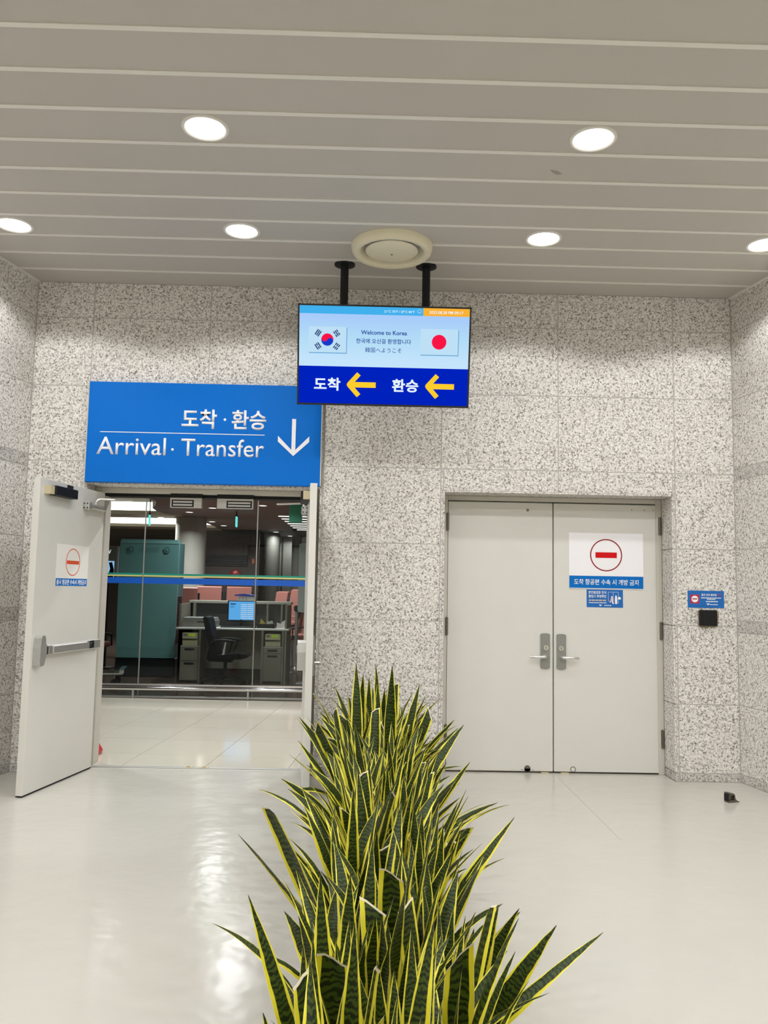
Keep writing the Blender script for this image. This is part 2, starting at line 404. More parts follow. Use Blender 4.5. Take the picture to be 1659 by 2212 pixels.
# ------------------------------------------------------------------ downlights
def downlight_proto():
    t = thing('downlight', 'round recessed downlight in the grey plank ceiling', 'downlight', group='downlights of the vestibule ceiling')
    MB().lathe([(.112, .02), (.112, -.004), (.118, -.009), (.130, -.008), (.135, 0), (.135, .004)], 48).build('trim_ring', M['ceiljoint'], t, True)
    MB().lathe([(0, -.001), (.06, -.001), (.1125, -.002), (.1125, .012)], 48).build('lens', emis('lamp_lens', (1, .98, .95, 1), 6.0), t, True)
    return t
dl = downlight_proto(); first = True
def spot(loc, power, deg, blend, parent, name='downlight_beam'):
    l = bpy.data.lights.new(name, 'SPOT'); l.energy = power; l.color = LAMP_COL; l.spot_size = math.radians(deg); l.spot_blend = blend
    l.shadow_soft_size = .09
    o = bpy.data.objects.new(name, l); COL.objects.link(o); o.location = loc; o.parent = parent; return o
def lamp(loc, power, size, spread, col=LAMP_COL, name='downlight_beam', parent=None):
    l = bpy.data.lights.new(name, 'AREA'); l.shape = 'DISK'; l.size = size; l.energy = power; l.color = col; l.spread = math.radians(spread)
    o = bpy.data.objects.new(name, l); COL.objects.link(o)
    o.location = loc
    if parent: o.parent = parent
    return o
DL_SPOTS = []
for ry in (5.69, 4.37, 3.05, 1.73, 0.41, -0.91, -2.2):
    for rx in (-2.63, -0.98, 1.23, 2.87):
        if first: o = dl; first = False
        else: o = copy_tree(dl)
        o.location = (rx, ry, H)
        k_row = round((5.69-ry)/1.32)
        o['label'] = 'downlight in the %s row from the back wall, %s on the %s side' % (
            ('first', 'second', 'third', 'fourth', 'fifth', 'sixth', 'seventh')[k_row], 'outer one' if abs(rx) > 2 else 'inner one', 'open doorway' if rx < 0 else 'closed doors')
        seen = k_row == 0 or (k_row == 1 and abs(rx) < 2)
        where = '%s_row_%s_%s' % (('first', 'second', 'third', 'fourth', 'fifth', 'sixth', 'seventh')[k_row], 'outer' if abs(rx) > 2 else 'inner', 'left' if rx < 0 else 'right')
        DL_SPOTS.append((o, 'downlight_beam' if seen else 'downlight_beam_%s_offscreen' % where))
        if not seen:
            for ch in o.children:
                if ch.name.startswith('lens'): ch.name = 'lens_%s_offscreen' % where

for o, n_ in DL_SPOTS: spot((0, 0, -.012), LAMP_W, 144, .22, o, n_)      # one beam per fixture

# ------------------------------------------------------------------ air diffuser
t = thing('air_diffuser', 'round cream air diffuser in the ceiling above the hanging screen', 'air diffuser', (.122, 5.893, H))
MB().lathe([(.240, -.046), (.246, -.056), (.262, -.066), (.282, -.064), (.298, -.048), (.306, -.022), (.308, 0)], 64).build('outer_ring', M['cream'], t, True)
MB().lathe([(.240, -.046), (.232, -.028), (.222, -.010), (.214, -.001)], 64).build('throat', M['cream'], t, True)
MB().lathe([(0, -.064), (.10, -.062), (.165, -.056), (.192, -.046), (.198, -.040), (.19, -.037), (.0, -.037)], 64).build('disc', M['cream'], t, True)
MB().cyl((0, 0, -.068), (0, 0, -.05), .006).build('screw', M['black'], t)
MB().cyl((0, 0, -.04), (0, 0, .0), .03).build('stem', M['cream'], t)
# faint smudges on the ceiling
tag(MB().prism([(.0, .0), (.05, .012), (.09, .05), (.055, .06), (.02, .03)], -.0006, 0, 'z').build('ceiling_smudge', M['mark']), 'grey smudge on the ceiling plank beside a downlight', 'smudge').location = (1.06, 4.72, H)

# ------------------------------------------------------------------ hanging screen
TVW, TVH = 1.34, 0.772
tilt = math.atan2(.15, .752)
tv = thing('display_screen', 'wide hanging display with flags, welcome text and two yellow arrows', 'screen', (.080, 6.125, 3.335), (tilt, 0, 0))
MB().box(-TVW/2, TVW/2, .0, .05, -TVH/2, TVH/2, .006).build('casing', M['tvframe'], tv)
bz = MB(); e = .013
for a in ((-TVW/2, TVW/2, TVH/2-e, TVH/2), (-TVW/2, TVW/2, -TVH/2, -TVH/2+e*1.15), (-TVW/2, -TVW/2+e, -TVH/2, TVH/2), (TVW/2-e, TVW/2, -TVH/2, TVH/2)):
    bz.box(a[0], a[1], -.006, .004, a[2], a[3], .001)
bz.build('bezel', M['tvframe'], tv)
MB().box(-.42, .42, .05, .085, -.22, .25, .01).build('rear_housing', M['black'], tv)
SW, SH = TVW - 2*e, TVH - 2.15*e
def su(u): return -SW/2 + u*SW
def sv(v): return TVH/2 - e - v*SH
def srect(u0, u1, v0, v1, y, m, name): return MB().box(su(u0), su(u1), y, y+.0006, sv(v1), sv(v0)).build(name, m, tv)
def screen_grad():
    m = bpy.data.materials.new('screen_sky_panel'); m.use_nodes = True; nt = m.node_tree; N = nt.nodes; L = nt.links
    N.remove(N['Principled BSDF']); em = N.new('ShaderNodeEmission')
    tc = N.new('ShaderNodeTexCoord'); sp = N.new('ShaderNodeSeparateXYZ'); L.new(tc.outputs['Generated'], sp.inputs[0])
    cr = N.new('ShaderNodeValToRGB'); e0, e1 = cr.color_ramp.elements
    e0.color = rgb(196, 228, 252); e1.color = rgb(168, 204, 250); e0.position = .1; e1.position = .95
    mid = cr.color_ramp.elements.new(.55); mid.color = rgb(178, 220, 246)
    L.new(sp.outputs[2], cr.inputs[0]); L.new(cr.outputs[0], em.inputs[0]); em.inputs[1].default_value = 1.0
    L.new(em.outputs[0], N['Material Output'].inputs[0]); return m
srect(0, 1, .080, .617, -.0004, screen_grad(), 'welcome_panel')
srect(0, .727, 0, .080, -.0004, emis('scr_cyan', rgb(66, 176, 236)), 'weather_bar')
srect(.727, 1, 0, .080, -.0004, emis('scr_orange', rgb(250, 178, 52)), 'date_bar')
srect(0, 1, .617, 1, -.0004, emis('scr_deep', rgb(0, 34, 188)), 'direction_panel')
WH = emis('scr_white', rgb(232, 246, 255)); INK = emis('scr_ink', rgb(16, 74, 156)); YEL = emis('scr_yellow', rgb(255, 206, 44))
PALE = emis('scr_card', rgb(190, 224, 246)); SHD = emis('scr_card_edge', rgb(92, 156, 206))
FR = emis('scr_flag_red', rgb(250, 20, 70)); FB = emis('scr_flag_blue', rgb(20, 60, 200)); DK = emis('scr_flag_bars', rgb(28, 52, 110))
for u0, u1 in ((.056, .277), (.714, .936)):
    srect(u0+.002, u1+.004, .219, .485, -.0008, SHD, 'flag_card_edge'); srect(u0, u1, .212, .477, -.0014, PALE, 'flag_card')
def disc(cu, cv, r, m, name, y=-.002, half=None):
    n = 48; pts = [(su(cu)+r*math.cos(2*math.pi*k/n), sv(cv)+r*math.sin(2*math.pi*k/n)) for k in range(n)]
    return MB().prism(pts, y, y+.0005).build(name, m, tv)
disc(.824, .345, .0565, FR, 'red_disc')
rF = .047; disc(.165, .345, rF, FB, 'taegeuk_blue')
c0 = math.radians(-25); pts = []
for k in range(25): pts.append((math.cos(c0 + math.pi*k/24)*rF, math.sin(c0 + math.pi*k/24)*rF))
def half(cx, cy, r, a0, a1, n=14): return [(cx + r*math.cos(a0+(a1-a0)*k/n), cy + r*math.sin(a0+(a1-a0)*k/n)) for k in range(1, n+1)]
lx, ly = math.cos(c0+math.pi)*rF/2, math.sin(c0+math.pi)*rF/2
pts += half(lx, ly, rF/2, c0+math.pi, c0+2*math.pi)
pts += half(-lx, -ly, rF/2, c0+math.pi, c0, 14)
MB().prism([(su(.165)+a, sv(.345)+b) for a, b in pts], -.0027, -.0022).build('taegeuk_red', FR, tv)
for sx, sz, bars in ((-1, 1, (1, 1, 1)), (1, 1, (0, 1, 0)), (-1, -1, (1, 0, 1)), (1, -1, (0, 0, 0))):
    tri = MB()
    cx, cz = su(.165) + sx*.072, sv(.345) + sz*.050
    ax = Vector((sx*.82, sz*.57)).normalized(); per = Vector((-ax.y, ax.x))
    for k, full in enumerate(bars):
        c = Vector((cx, cz)) + ax*(k-1)*.0135
        segs = ((-.024, .024),) if full else ((-.024, -.003), (.003, .024))
        for s0, s1 in segs:
            q = [c + per*s0 - ax*.0042, c + per*s1 - ax*.0042, c + per*s1 + ax*.0042, c + per*s0 + ax*.0042]
            tri.prism([(p.x, p.y) for p in q], -.0022, -.0017)
    tri.build('trigram', DK, tv)

text('Welcome to Korea', .271*SW, None, su(.498), sv(.262), -.002, INK, 'welcome_lettering', tv, .018)
text('한국에 오신걸 환영합니다', .324*SW, None, su(.497), sv(.350), -.002, INK, 'welcome_lettering', tv, .014)
text('韓国へようこそ', .215*SW, None, su(.496), sv(.441), -.002, INK, 'welcome_lettering', tv, .004)
text('21°C 70°F / 29°C 84°F', .178*SW, None, su(.586), sv(.043), -.002, WH, 'weather_lettering', tv, .004)
text('2023.08.28 PM 09:17', .20*SW, None, su(.862), sv(.042), -.002, WH, 'date_lettering', tv, .012)
cb = MB()
cloud = [(-.013, -.006), (.013, -.006)] + [(.013 + .006*math.cos(a), .0 + .006*math.sin(a)) for a in (-.9, 0, .9)] + [(.0+.010*math.cos(a), .006+.010*math.sin(a)) for a in (.5, 1.2, 1.9, 2.6)] + [(-.013+.006*math.cos(a), .0+.006*math.sin(a)) for a in (2.2, 3.1, 4.0)]
cb.tube([(su(.704)+a, -.0015, sv(.038)+b) for a, b in cloud + cloud[:1]], .0009, 5)
for k in (-1, 0, 1): cb.box(su(.704)+k*.006-.0006, su(.704)+k*.006+.0006, -.002, -.0015, sv(.038)-.015, sv(.038)-.009)
cb.build('cloud_icon', WH, tv)
text('도착', .156*SW, .100, su(.168), sv(.802), -.002, WH, 'direction_lettering', tv, .028, space=1.05)
text('환승', .156*SW, .100, su(.630), sv(.802), -.002, WH, 'direction_lettering', tv, .028, space=1.05)
for u0 in (.283, .748):
    tx, tz = su(u0), sv(.803); w = .021
    a = [(tx, tz), (tx+.098, tz+.094), (tx+.112, tz+.073), (tx+.052, tz+w), (tx+.226, tz+w), (tx+.226, tz-w), (tx+.052, tz-w), (tx+.112, tz-.073), (tx+.098, tz-.094)]
    a = [(tx+.006, tz-.014), (tx, tz), (tx+.006, tz+.014), (tx+.080, tz+.096), (tx+.108, tz+.072), (tx+.062, tz+w), (tx+.226, tz+w), (tx+.226, tz-w), (tx+.062, tz-w), (tx+.108, tz-.072), (tx+.080, tz-.096)]
    MB().prism(a, -.0024, -.0019).build('arrow', YEL, tv)
mt = thing('screen_mount', 'two black ceiling poles with round flanges carrying the display', 'mount', (.082, 6.255, H))
for sx in (-.327, .327):
    MB().lathe([(0, -.001), (.082, -.001), (.082, -.010), (.040, -.014), (0, -.014)], 32, (sx, 0, 0)).build('flange', M['black'], mt, True)
    MB().cyl((sx, 0, -.012), (sx, 0, -.83), .032, seg=24).build('pole', M['black'], mt, True)
MB().box(-.40, .40, -.012, .012, -.62, -.56).build('crossbar', M['black'], mt)
for sx in (-.2, .2): MB().box(sx-.03, sx+.03, -.092, -.010, -.615, -.565).build('bracket', M['black'], mt)

# ------------------------------------------------------------------ arrival / transfer sign
SGW, SGH = 1.972, .856
sg = thing('arrival_sign', 'large blue Arrival Transfer sign above the open doorway', 'sign', (-1.412, D-.048, 2.812))
MB().box(-SGW/2, SGW/2, .0, .047, -SGH/2, SGH/2, .003).build('panel', M['signblue'], sg)
for s in (-1, 1): MB().box(s*SGW/2-.004, s*SGW/2+.004, -.002, .047, -SGH/2, SGH/2).build('edge_trim', M['frame'], sg)
gu = lambda u: -SGW/2 + u*SGW
gv = lambda v: SGH/2 - v*SGH
text('도착', .150*SGW, .168, gu(.476), gv(.356), -.002, M['white'], 'lettering', sg, .022)
text('환승', .148*SGW, .168, gu(.688), gv(.356), -.002, M['white'], 'lettering', sg, .022)
text('Arrival', .293*SGW, .150, gu(.192), gv(.640), -.002, M['white'], 'lettering', sg, .004)
text('Transfer', .353*SGW, .150, gu(.580), gv(.640), -.002, M['white'], 'lettering', sg, .004)
for u, v in ((.585, .356), (.367, .665)):
    MB().cyl((gu(u), -.002, gv(v)), (gu(u), .0, gv(v)), .011, seg=20).build('dot', M['white'], sg)
MB().box(gu(.056), gu(.757), -.002, 0, gv(.503)-.003, gv(.503)+.003).build('rule', M['white'], sg)
ax, zt, zb = gu(.881), gv(.335), gv(.705)
ar = MB(); w = .0165; ch = .132
ar.prism([(ax-w, zt), (ax+w, zt), (ax+w, zb+.052), (ax+ch, zb+.17), (ax+ch, zb+.122), (ax, zb), (ax-ch, zb+.122), (ax-ch, zb+.17), (ax-w, zb+.052)], -.002, 0)
ar.build('down_arrow', M['white'], sg)

# ------------------------------------------------------------------ door frames
def door_frame(name, op, label, yf, ybk, leaf_open):
    x0, x1, zt = op; x0 += .012; x1 -= .012; zt -= .012
    t = thing(name, label, 'door frame', ((x0+x1)/2, yf, 0), kind='structure'); hw = (x1-x0)/2; f = .052
    for s, n in ((-1, 'jamb'), (1, 'jamb')):
        MB().box(min(s*hw, s*(hw-f)), max(s*hw, s*(hw-f)), 0, ybk, 0, zt, .003).build(n, M['frame'], t)
        if not leaf_open: pass
        MB().box(min(s*(hw-f), s*(hw-f-.016)), max(s*(hw-f), s*(hw-f-.016)), .10, ybk, 0, zt-f, .002).build('stop', M['frame'], t)
    MB().box(-hw+f, hw-f, 0, ybk, zt-f+.012, zt, .003).build('head', M['frame'], t)
    MB().box(-hw+f, hw-f, .10, ybk, zt-f-.014, zt-f+.012).build('head_seal', M['rubber'], t)
    return t, hw, f
fr1, hw1, f1 = door_frame('trim_3', OPL, 'grey steel frame around the open double doorway', 7.0, .235, True)
fr2, hw2, f2 = door_frame('trim_4', OPR, 'grey steel frame around the closed double doors', 7.03, .16, False)
tag(MB().box(OPL[0]+.02, OPL[1]-.02, 7.0, 7.05, 0, .006, .002).build('trim_5', M['steel']), 'steel threshold strip under the open doorway', 'threshold', kind='structure')
for k, x in enumerate((-1.493, -1.360)):
    o = thing('floor_latch_plate', 'small brass strike plate set in the threshold of the open doorway', 'strike plate', (x, 7.03, .0062), group='strike plates in the threshold')
    b = MB()
    for a in ((-.034, .034, -.026, -.014), (-.034, .034, .014, .026), (-.034, -.018, -.014, .014), (.018, .034, -.014, .014)): b.box(a[0], a[1], a[2], a[3], 0, .004)
    b.build('plate', M['beige'], o); MB().box(-.018, .018, -.014, .014, 0, .001).build('slot', M['darksteel'], o)

# ------------------------------------------------------------------ door hardware builders (local frame of a leaf: x along the leaf from the free edge, front face at y=0 facing -y)
def lever_set(parent, x, z, s, y=0.0, side=-1, name='lever_handle'):
    """escutcheon with cylinder and lever; s = direction of the lever along x; side -1: on the -y face"""
    n = side
    def Y(v): return y + n*v
    esc = [(-.040, -.146), (.040, -.146), (.040, .146), (.030, .1505), (.0, .153), (-.030, .1505), (-.040, .146)]
    esc = [(-.040, -.140), (-.030, -.148), (0, -.151), (.030, -.148), (.040, -.140), (.040, .140), (.030, .148), (0, .151), (-.030, .148), (-.040, .140)]
    p = MB().prism([(x+a, z+b) for a, b in esc], min(Y(0), Y(.014)), max(Y(0), Y(.014))).build('escutcheon', M['escutcheon'], parent)
    MB().cyl((x-s*.004, Y(.012), z+.028), (x-s*.004, Y(.024), z+.028), .024, .022, seg=28).build('cylinder', M['chrome'], p)
    MB().box(x-s*.004-.003, x-s*.004+.003, min(Y(.024), Y(.0255)), max(Y(.024), Y(.0255)), z+.018, z+.038).build('keyway', M['darksteel'], p)
    h = MB(); zz = z - .048
    h.tube([(x-s*.005, Y(.012), zz), (x-s*.005, Y(.045), zz), (x+s*.008, Y(.058), zz), (x+s*.035, Y(.062), zz-.001), (x+s*.08, Y(.060), zz-.002), (x+s*.135, Y(.055), zz-.003), (x+s*.142, Y(.053), zz-.003)],
           [.014, .013, .0145, .014, .013, .011, .006], 14)
    h.build(name, M['satin'], p, True)
    return p
def hinge(parent, x, z, y=-.004):
    b = MB()
    for k in range(5): b.cyl((x, y, z-.075+k*.0302), (x, y, z-.075+k*.0302+.0288), .0125, seg=12)
    b.cyl((x, y, z-.079), (x, y, z+.079), .006, seg=10)
    b.box(x-.001, x+.001, y, y+.02, z-.07, z+.07)
    return b.build('hinge', M['darksteel'], parent)

# ------------------------------------------------------------------ closed double doors
LZ0, LZ1 = .012, 2.314
def leaf_box(w, parent, t=.048): return MB().box(0, w, 0, t, LZ0, LZ1, .002).build('panel', M['door'], parent)
FY = 7.04
d3 = thing('door_3', 'closed plain steel door leaf nearer the plants', 'door', (.684, FY, 0), kind='structure')
leaf_box(.917, d3)
for z in (2.133, 1.228, .318): hinge(d3, -.006, z, -.014)
lever_set(d3, .8505, 1.03, -1)
MB().cyl((.698, -.003, 2.249), (.698, .002, 2.249), .012, seg=20).build('viewer_cap', M['darksteel'], d3)
b = MB().cyl((.698, -.006, .036), (.698, .002, .036), .026, seg=24); b.box(.672, .724, -.006, .002, .012, .036); b.build('bolt_guide', M['darksteel'], d3)
for s in (-.045, .045): MB().cyl((.698+s, -.0015, .024), (.698+s, .002, .024), .004, seg=10).build('screw', M['black'], d3)
MB().box(.0, .82, -.0015, .0, .0125, .022).build('brush_strip', M['satin'], d3)
MB().box(.002, .915, .014, .034, .0045, LZ0).build('bottom_seal', M['rubber'], d3)  # black strip added to keep the gap under the leaf dark
d4 = thing('door_4', 'closed steel door leaf carrying the white no-entry board', 'door', (1.611, FY, 0), kind='structure')
leaf_box(.926, d4)
for z in (2.130, 1.218, .300): hinge(d4, .932, z, -.014)
lever_set(d4, .063, 1.026, 1)
MB().box(.002, .924, .014, .034, .0045, LZ0).build('bottom_seal', M['rubber'], d4)  # same added strip, its black standing for the shade of the bottom gap
MB().box(-.040, .030, .0475, .056, LZ0, LZ1, .001).build('added_astragal', M['door'], d4)  # unseen overlap strip, added to keep corridor light out of the leaf gap
b = MB().ring((.163, .034), .019, .024, -.002, .001, 32); b.build('bolt_cover', M['darksteel'], d4)
for x in (.69, .80, .88): MB().cyl((x, -.0012, 2.262+.01*x), (x, .001, 2.262+.01*x), .0045, seg=10).build('screw_hole', M['black'], d4)
tag(MB().box(OPR[0]+.066, OPR[1]-.066, FY-.005, FY+.145, .0, .005, .001).build('trim_6', M['darksteel']), 'dark steel threshold strip under the closed doors', 'threshold', kind='structure')
for x in (1.41+.12, 1.70):
    tag(MB().box(x-.033, x+.033, FY-.028, FY-.003, .0, .008, .001).build('strike_plate', M['beige']), 'tan metal strike plate on the floor under the closed doors', 'strike plate', 'strike plates under the closed doors')

# no-entry board on door 4
def no_entry(parent, cx, cz, r, ring_m, bar_m, y, lw, bw, bh):
    MB().ring((cx, cz), r-lw, r, y, y+.0008, 56).build('ring', ring_m, parent)
    MB().box(cx-bw, cx+bw, y, y+.0008, cz-bh, cz+bh).build('bar', bar_m, parent)
nb = thing('no_entry_board', 'white no-entry board with blue caption strip on the closed door', 'sign', (2.070, FY-.0058, 1.816))
W2, H2 = .655, .488
MB().box(-W2/2, W2/2, 0, .006, -H2/2, H2/2, .001).build('board', M['white'], nb)
MB().box(-W2/2+.003, W2/2-.003, -.001, 0, -H2/2+.006, -H2/2+.112).build('caption_strip', M['paperblue'], nb)
no_entry(nb, .0, .051, .141, M['darkred'], M['red'], -.0012, .0095, .094, .0245)
text('도착 항공편 수속 시 개방 금지', .565, .050, .0, -H2/2+.059, -.0018, M['white'], 'caption_lettering', nb, .016)
# small blue notice under it
st = thing('door_notice', 'small blue notice with door pictogram under the no-entry board', 'notice', (2.057, FY-.0018, 1.489))
MB().box(-.159, .159, 0, .002, -.077, .077).build('sheet', M['stickblue'], st)
text('본인출입증 인식', .155, .026, -.065, .052, -.0008, M['white'], 'lettering', st, .02)
text('출입시 후방확인', .155, .026, -.065, .019, -.0008, M['white'], 'lettering', st, .02)
print_lines(st, M['tan'], [(-.140, .012, -.016, .012)], -.0007); print_lines(st, M['white'], [(-.140, .014, -.037, .006), (-.005, .055, -.060, .006)], -.0007)
MB().prism([(-.052, -.054), (-.030, -.054), (-.026, -.058), (-.034, -.062), (-.040, -.066), (-.046, -.062)], -.0008, 0).build('emblem', M['white'], st)
pg = MB()
for a in ((.030, .032, -.02, .058), (.118, .120, -.035, .058), (.030, .120, .056, .058), (.073, .075, -.03, .058), (.03, .05, -.022, -.02), (.095, .12, -.037, -.035)): pg.box(a[0], a[1], -.0008, 0, a[2], a[3])
pg.cyl((.098, -.0008, .020), (.098, 0, .020), .008, seg=16); pg.box(.088, .108, -.0008, 0, -.045, .012, .0001); pg.cyl((.062, -.0008, .014), (.062, 0, .014), .007, seg=16)
pg.prism([(.05, .0), (.07, .008), (.075, -.02), (.078, -.045), (.068, -.045), (.06, -.022), (.045, -.035), (.04, -.03), (.052, -.012)], -.0008, 0)
pg.box(.115, .140, -.0009, 0, -.005, .012); pg.box(.122, .133, -.0009, 0, .012, .017)
pg.build('pictogram', M['white'], st)
x_ = MB()
for s in (-1, 1): x_.prism([(.058-.022, -.012-s*.022-.002), (.058-.022, -.012-s*.022+.002), (.058+.022, -.012+s*.022+.002), (.058+.022, -.012+s*.022-.002)], -.0014, -.0009)
x_.build('red_cross', M['darkred'], st)

# ------------------------------------------------------------------ card reader and its notice on the wall
st = thing('wall_notice', 'small blue notice with red no-entry square above the card reader', 'notice', (2.839, D-.0018, 1.500))
MB().box(-.154, .154, 0, .002, -.072, .072).build('sheet', M['stickblue'], st)
MB().box(-.132, -.056, -.0006, 0, -.036, .038, .0).build('red_square', M['stickred'], st)
MB().cyl((-.094, -.0012, .001), (-.094, 0, .001), .028, seg=32).build('white_disc', M['white'], st)
MB().box(-.115, -.073, -.0018, -.001, -.002, .006).build('bar', M['darkred'], st)
text('출국 보안 출입문', .130, .020, .028, .037, -.0008, M['white'], 'lettering', st, .02)
text('금지', .030, .018, .116, .037, -.0008, M['stickred'], 'lettering', st, .02)
print_lines(st, M['white'], [(-.04, .13, .012, .007), (.01, .08, .001, .007), (0, .10, -.018, .008), (.036, .098, -.043, .006)], -.0007)
MB().prism([(.004, -.035), (.030, -.035), (.034, -.039), (.026, -.043), (.018, -.048), (.010, -.043)], -.0008, 0).build('emblem', M['white'], st)
cr = thing('card_reader', 'square black card reader on the granite wall below the blue notice', 'card reader', (2.849, D, 1.345))
MB().box(-.073, .073, -.034, .001, -.066, .066, .008, 3).build('housing', M['black'], cr)
b = MB()
for k in range(7): b.box(-.05, .05, -.0355, -.033, -.045+k*.014, -.041+k*.014)
b.build('grille', M['blackgloss'], cr)

rs = random.Random(5); pts = []
for k in range(26):
    a = 2*math.pi*k/26; q = max(abs(math.cos(a)), abs(math.sin(a))); pts.append((math.cos(a)/q*(.083 + rs.uniform(-.004, .012)) + .006, math.sin(a)/q*(.071 + rs.uniform(-.004, .008)) - .006))
MB().prism(pts, -.0012, -.0002).build('adhesive_stain', mat('adhesive_brown', rgb(150, 134, 112), .8, var=.3, vscale=70), cr)
MB().box(1.6065, 1.6095, 5.2, 7.02, .0, .0006).build('floor_seam', mat('seam_grey', rgb(172, 167, 154), .5), fl)

# ------------------------------------------------------------------ open leaves of the left doorway
def open_leaf(name, label, hx, hy, ex, ey, mirror):
    """leaf from hinge (hx,hy) to free edge (ex,ey); local x from free edge to hinge, inner face on local -y (or +y if mirrored)"""
    d = Vector((hx-ex, hy-ey, 0)); w = d.length; d.normalize()
    t = thing(name, label, 'door', kind='structure')
    if not mirror: n = Vector((-d.y, d.x, 0))       # local +y: away from the doorway
    else: n = Vector((-d.y, d.x, 0))
    t.matrix_world = Matrix(((d.x, n.x, 0, ex), (d.y, n.y, 0, ey), (0, 0, 1, 0), (0, 0, 0, 1)))
    s = 1 if not mirror else -1                      # thickness direction
    T = .052
    MB().box(0, w, min(0, s*T), max(0, s*T), LZ0, LZ1, .002).build('panel', M['door'], t)
    MB().box(.004, w-.004, min(0, s*T), max(0, s*T), .004, LZ0).build('bottom_seal', M['rubber'], t)
    f = -s                                           # inner face direction
    def bx(x0, x1, a, b_, z0, z1, m, nm, par=t, bev=.0): return MB().box(x0, x1, min(f*a, f*b_), max(f*a, f*b_), z0, z1, bev).build(nm, m, par)
    # panic bar
    prof = [(.03, .93), (.055, .925), (.085, .93), (.105, .985), (.115, 1.0), (.115, 1.07), (.10, 1.085), (.09, 1.14), (.075, 1.148), (.05, 1.148), (.038, 1.13), (.03, 1.06)]
    ch = MB().prism([(a, b_) for a, b_ in prof], min(0, f*.062), max(0, f*.062)).build('panic_case', M['steel'], t)
    bx(.115, .17, .004, .040, 1.005, 1.062, M['black'], 'push_end', ch)
    bx(.165, w-.015, .0, .034, 1.0, 1.070, M['steel'], 'panic_rail', t, .003)
    bx(.21, .72, .034, .060, 1.005, 1.066, M['steel'], 'push_bar', t, .006)
    MB().cyl((w-.16, f*.030, 1.036), (w-.16, f*.044, 1.036), .020, seg=24).build('dogging_lock', M['chrome'], ch)
    bx(w-.195, w-.125, .034, .0355, 1.006, 1.066, M['black'], 'lock_plate', ch)
    # maglock armature near the free edge
    bx(.06, .115, .0, .05, 2.20, 2.262, M['beige'], 'armature_bracket', t)
    bx(.115, .43, .004, .066, 2.195, 2.268, M['black'], 'armature_plate', t, .004)
    bx(.375, .45, .0, .010, 2.262, 2.304, M['blackgloss'], 'armature_clip', t)
    # closer
    c = bx(w-.36, w-.30, .0, .052, 2.135, 2.205, M['alu'], 'closer_body', t, .008)
    MB().cyl((w-.32, f*.026, 2.17), (w-.06, f*.026, 2.17), .026, seg=20).build('closer_cylinder', M['alu'], c, True)
    MB().cyl((w-.20, f*.026, 2.19), (w-.20, f*.026, 2.216), .016, seg=16).build('closer_pivot', M['alu'], c)
    for q in (.012, .040):
        for zz in (2.152, 2.188): MB().cyl((w-.361, f*q, zz), (w-.3585, f*q, zz), .006, seg=10).build('screw', M['black'], c)
    MB().tube([(w-.20, f*.026, 2.212), (w-.19, f*.040, 2.236), (w-.17, f*.05, 2.242), (w-.02, f*.26, 2.246)], .008, 8).build('closer_arm', M['satin'], c, True)
    # outside lever
    lever_set(t, .066, 1.03, 1, y=s*T, side=s)
    return t, w
d1, w1 = open_leaf('door_1', 'open steel door leaf with the paper no-entry notice', -2.290, 6.962, -2.450, 5.985, False)
d2, w2 = open_leaf('door_2', 'open steel door leaf seen edge-on beside the plants', -.548, 6.972, -.452, 5.995, True)
for z in (2.13, 1.22, .30):
    for t_, s_, w_ in ((d1, 1, w1), (d2, -1, w2)): hinge(t_, w_+.004, z, s_*.052)

# paper notice on the open leaf
pn = thing('paper_notice', 'white paper no-entry notice with blue caption taped to the open door', 'notice', kind=None)
pn.matrix_world = d1.matrix_world @ Matrix.Translation((.521, -.0009, 1.672))
MB().box(-.242, .242, 0, .001, -.160, .166).build('sheet', M['paper'], pn)
MB().box(-.240, .236, -.0006, 0, -.158, -.100).build('caption_strip', M['paperblue'], pn)
b = MB()
for k in range(56):
    a0, a1 = 2*math.pi*k/56, 2*math.pi*(k+1)/56
    b.prism([(r_*1.0*math.cos(a_), .030+r_*math.sin(a_)) for r_, a_ in ((.101, a0), (.108, a0), (.108, a1), (.101, a1))], -.0008, 0)
b.build('ring', M['orange'], pn)
MB().box(-.094, .094, -.0009, 0, .014, .042).build('bar', M['orange'], pn)
text('출국 항공편 수속시 개방금지', .450, .042, -.002, -.129, -.0012, M['white'], 'caption_lettering', pn, .018)

# magnetic locks under the frame head
for k, (x0, x1) in enumerate(((-1.745, -1.469), (-1.339, -1.022))):
    o = thing('magnetic_lock', 'rectangular aluminium magnetic lock under the head of the open doorway', 'magnetic lock', ((x0+x1)/2, 7.02, 2.25), group='magnetic locks of the open doorway')
    hw = (x1-x0)/2
    MB().box(-hw, hw, 0, .05, -.042, .045, .003).build('housing', M['alu'], o)
    sx = 0.02 if k == 0 else -.0
    xa, xb = (-hw+.015, hw-.07) if k == 0 else (-hw+.085, hw-.012)
    MB().box(xa, xb, -.002, .0, -.036, .026).build('magnet_face', M['rubber'], o)
    for z in (-.018, .008): MB().box(xa+.012, xb-.012, -.004, -.001, z-.008, z+.008).build('pole_piece', M['steel'], o)
    MB().box(-hw, hw, .006, .06, .044, .083).build('bracket', M['black'], o)

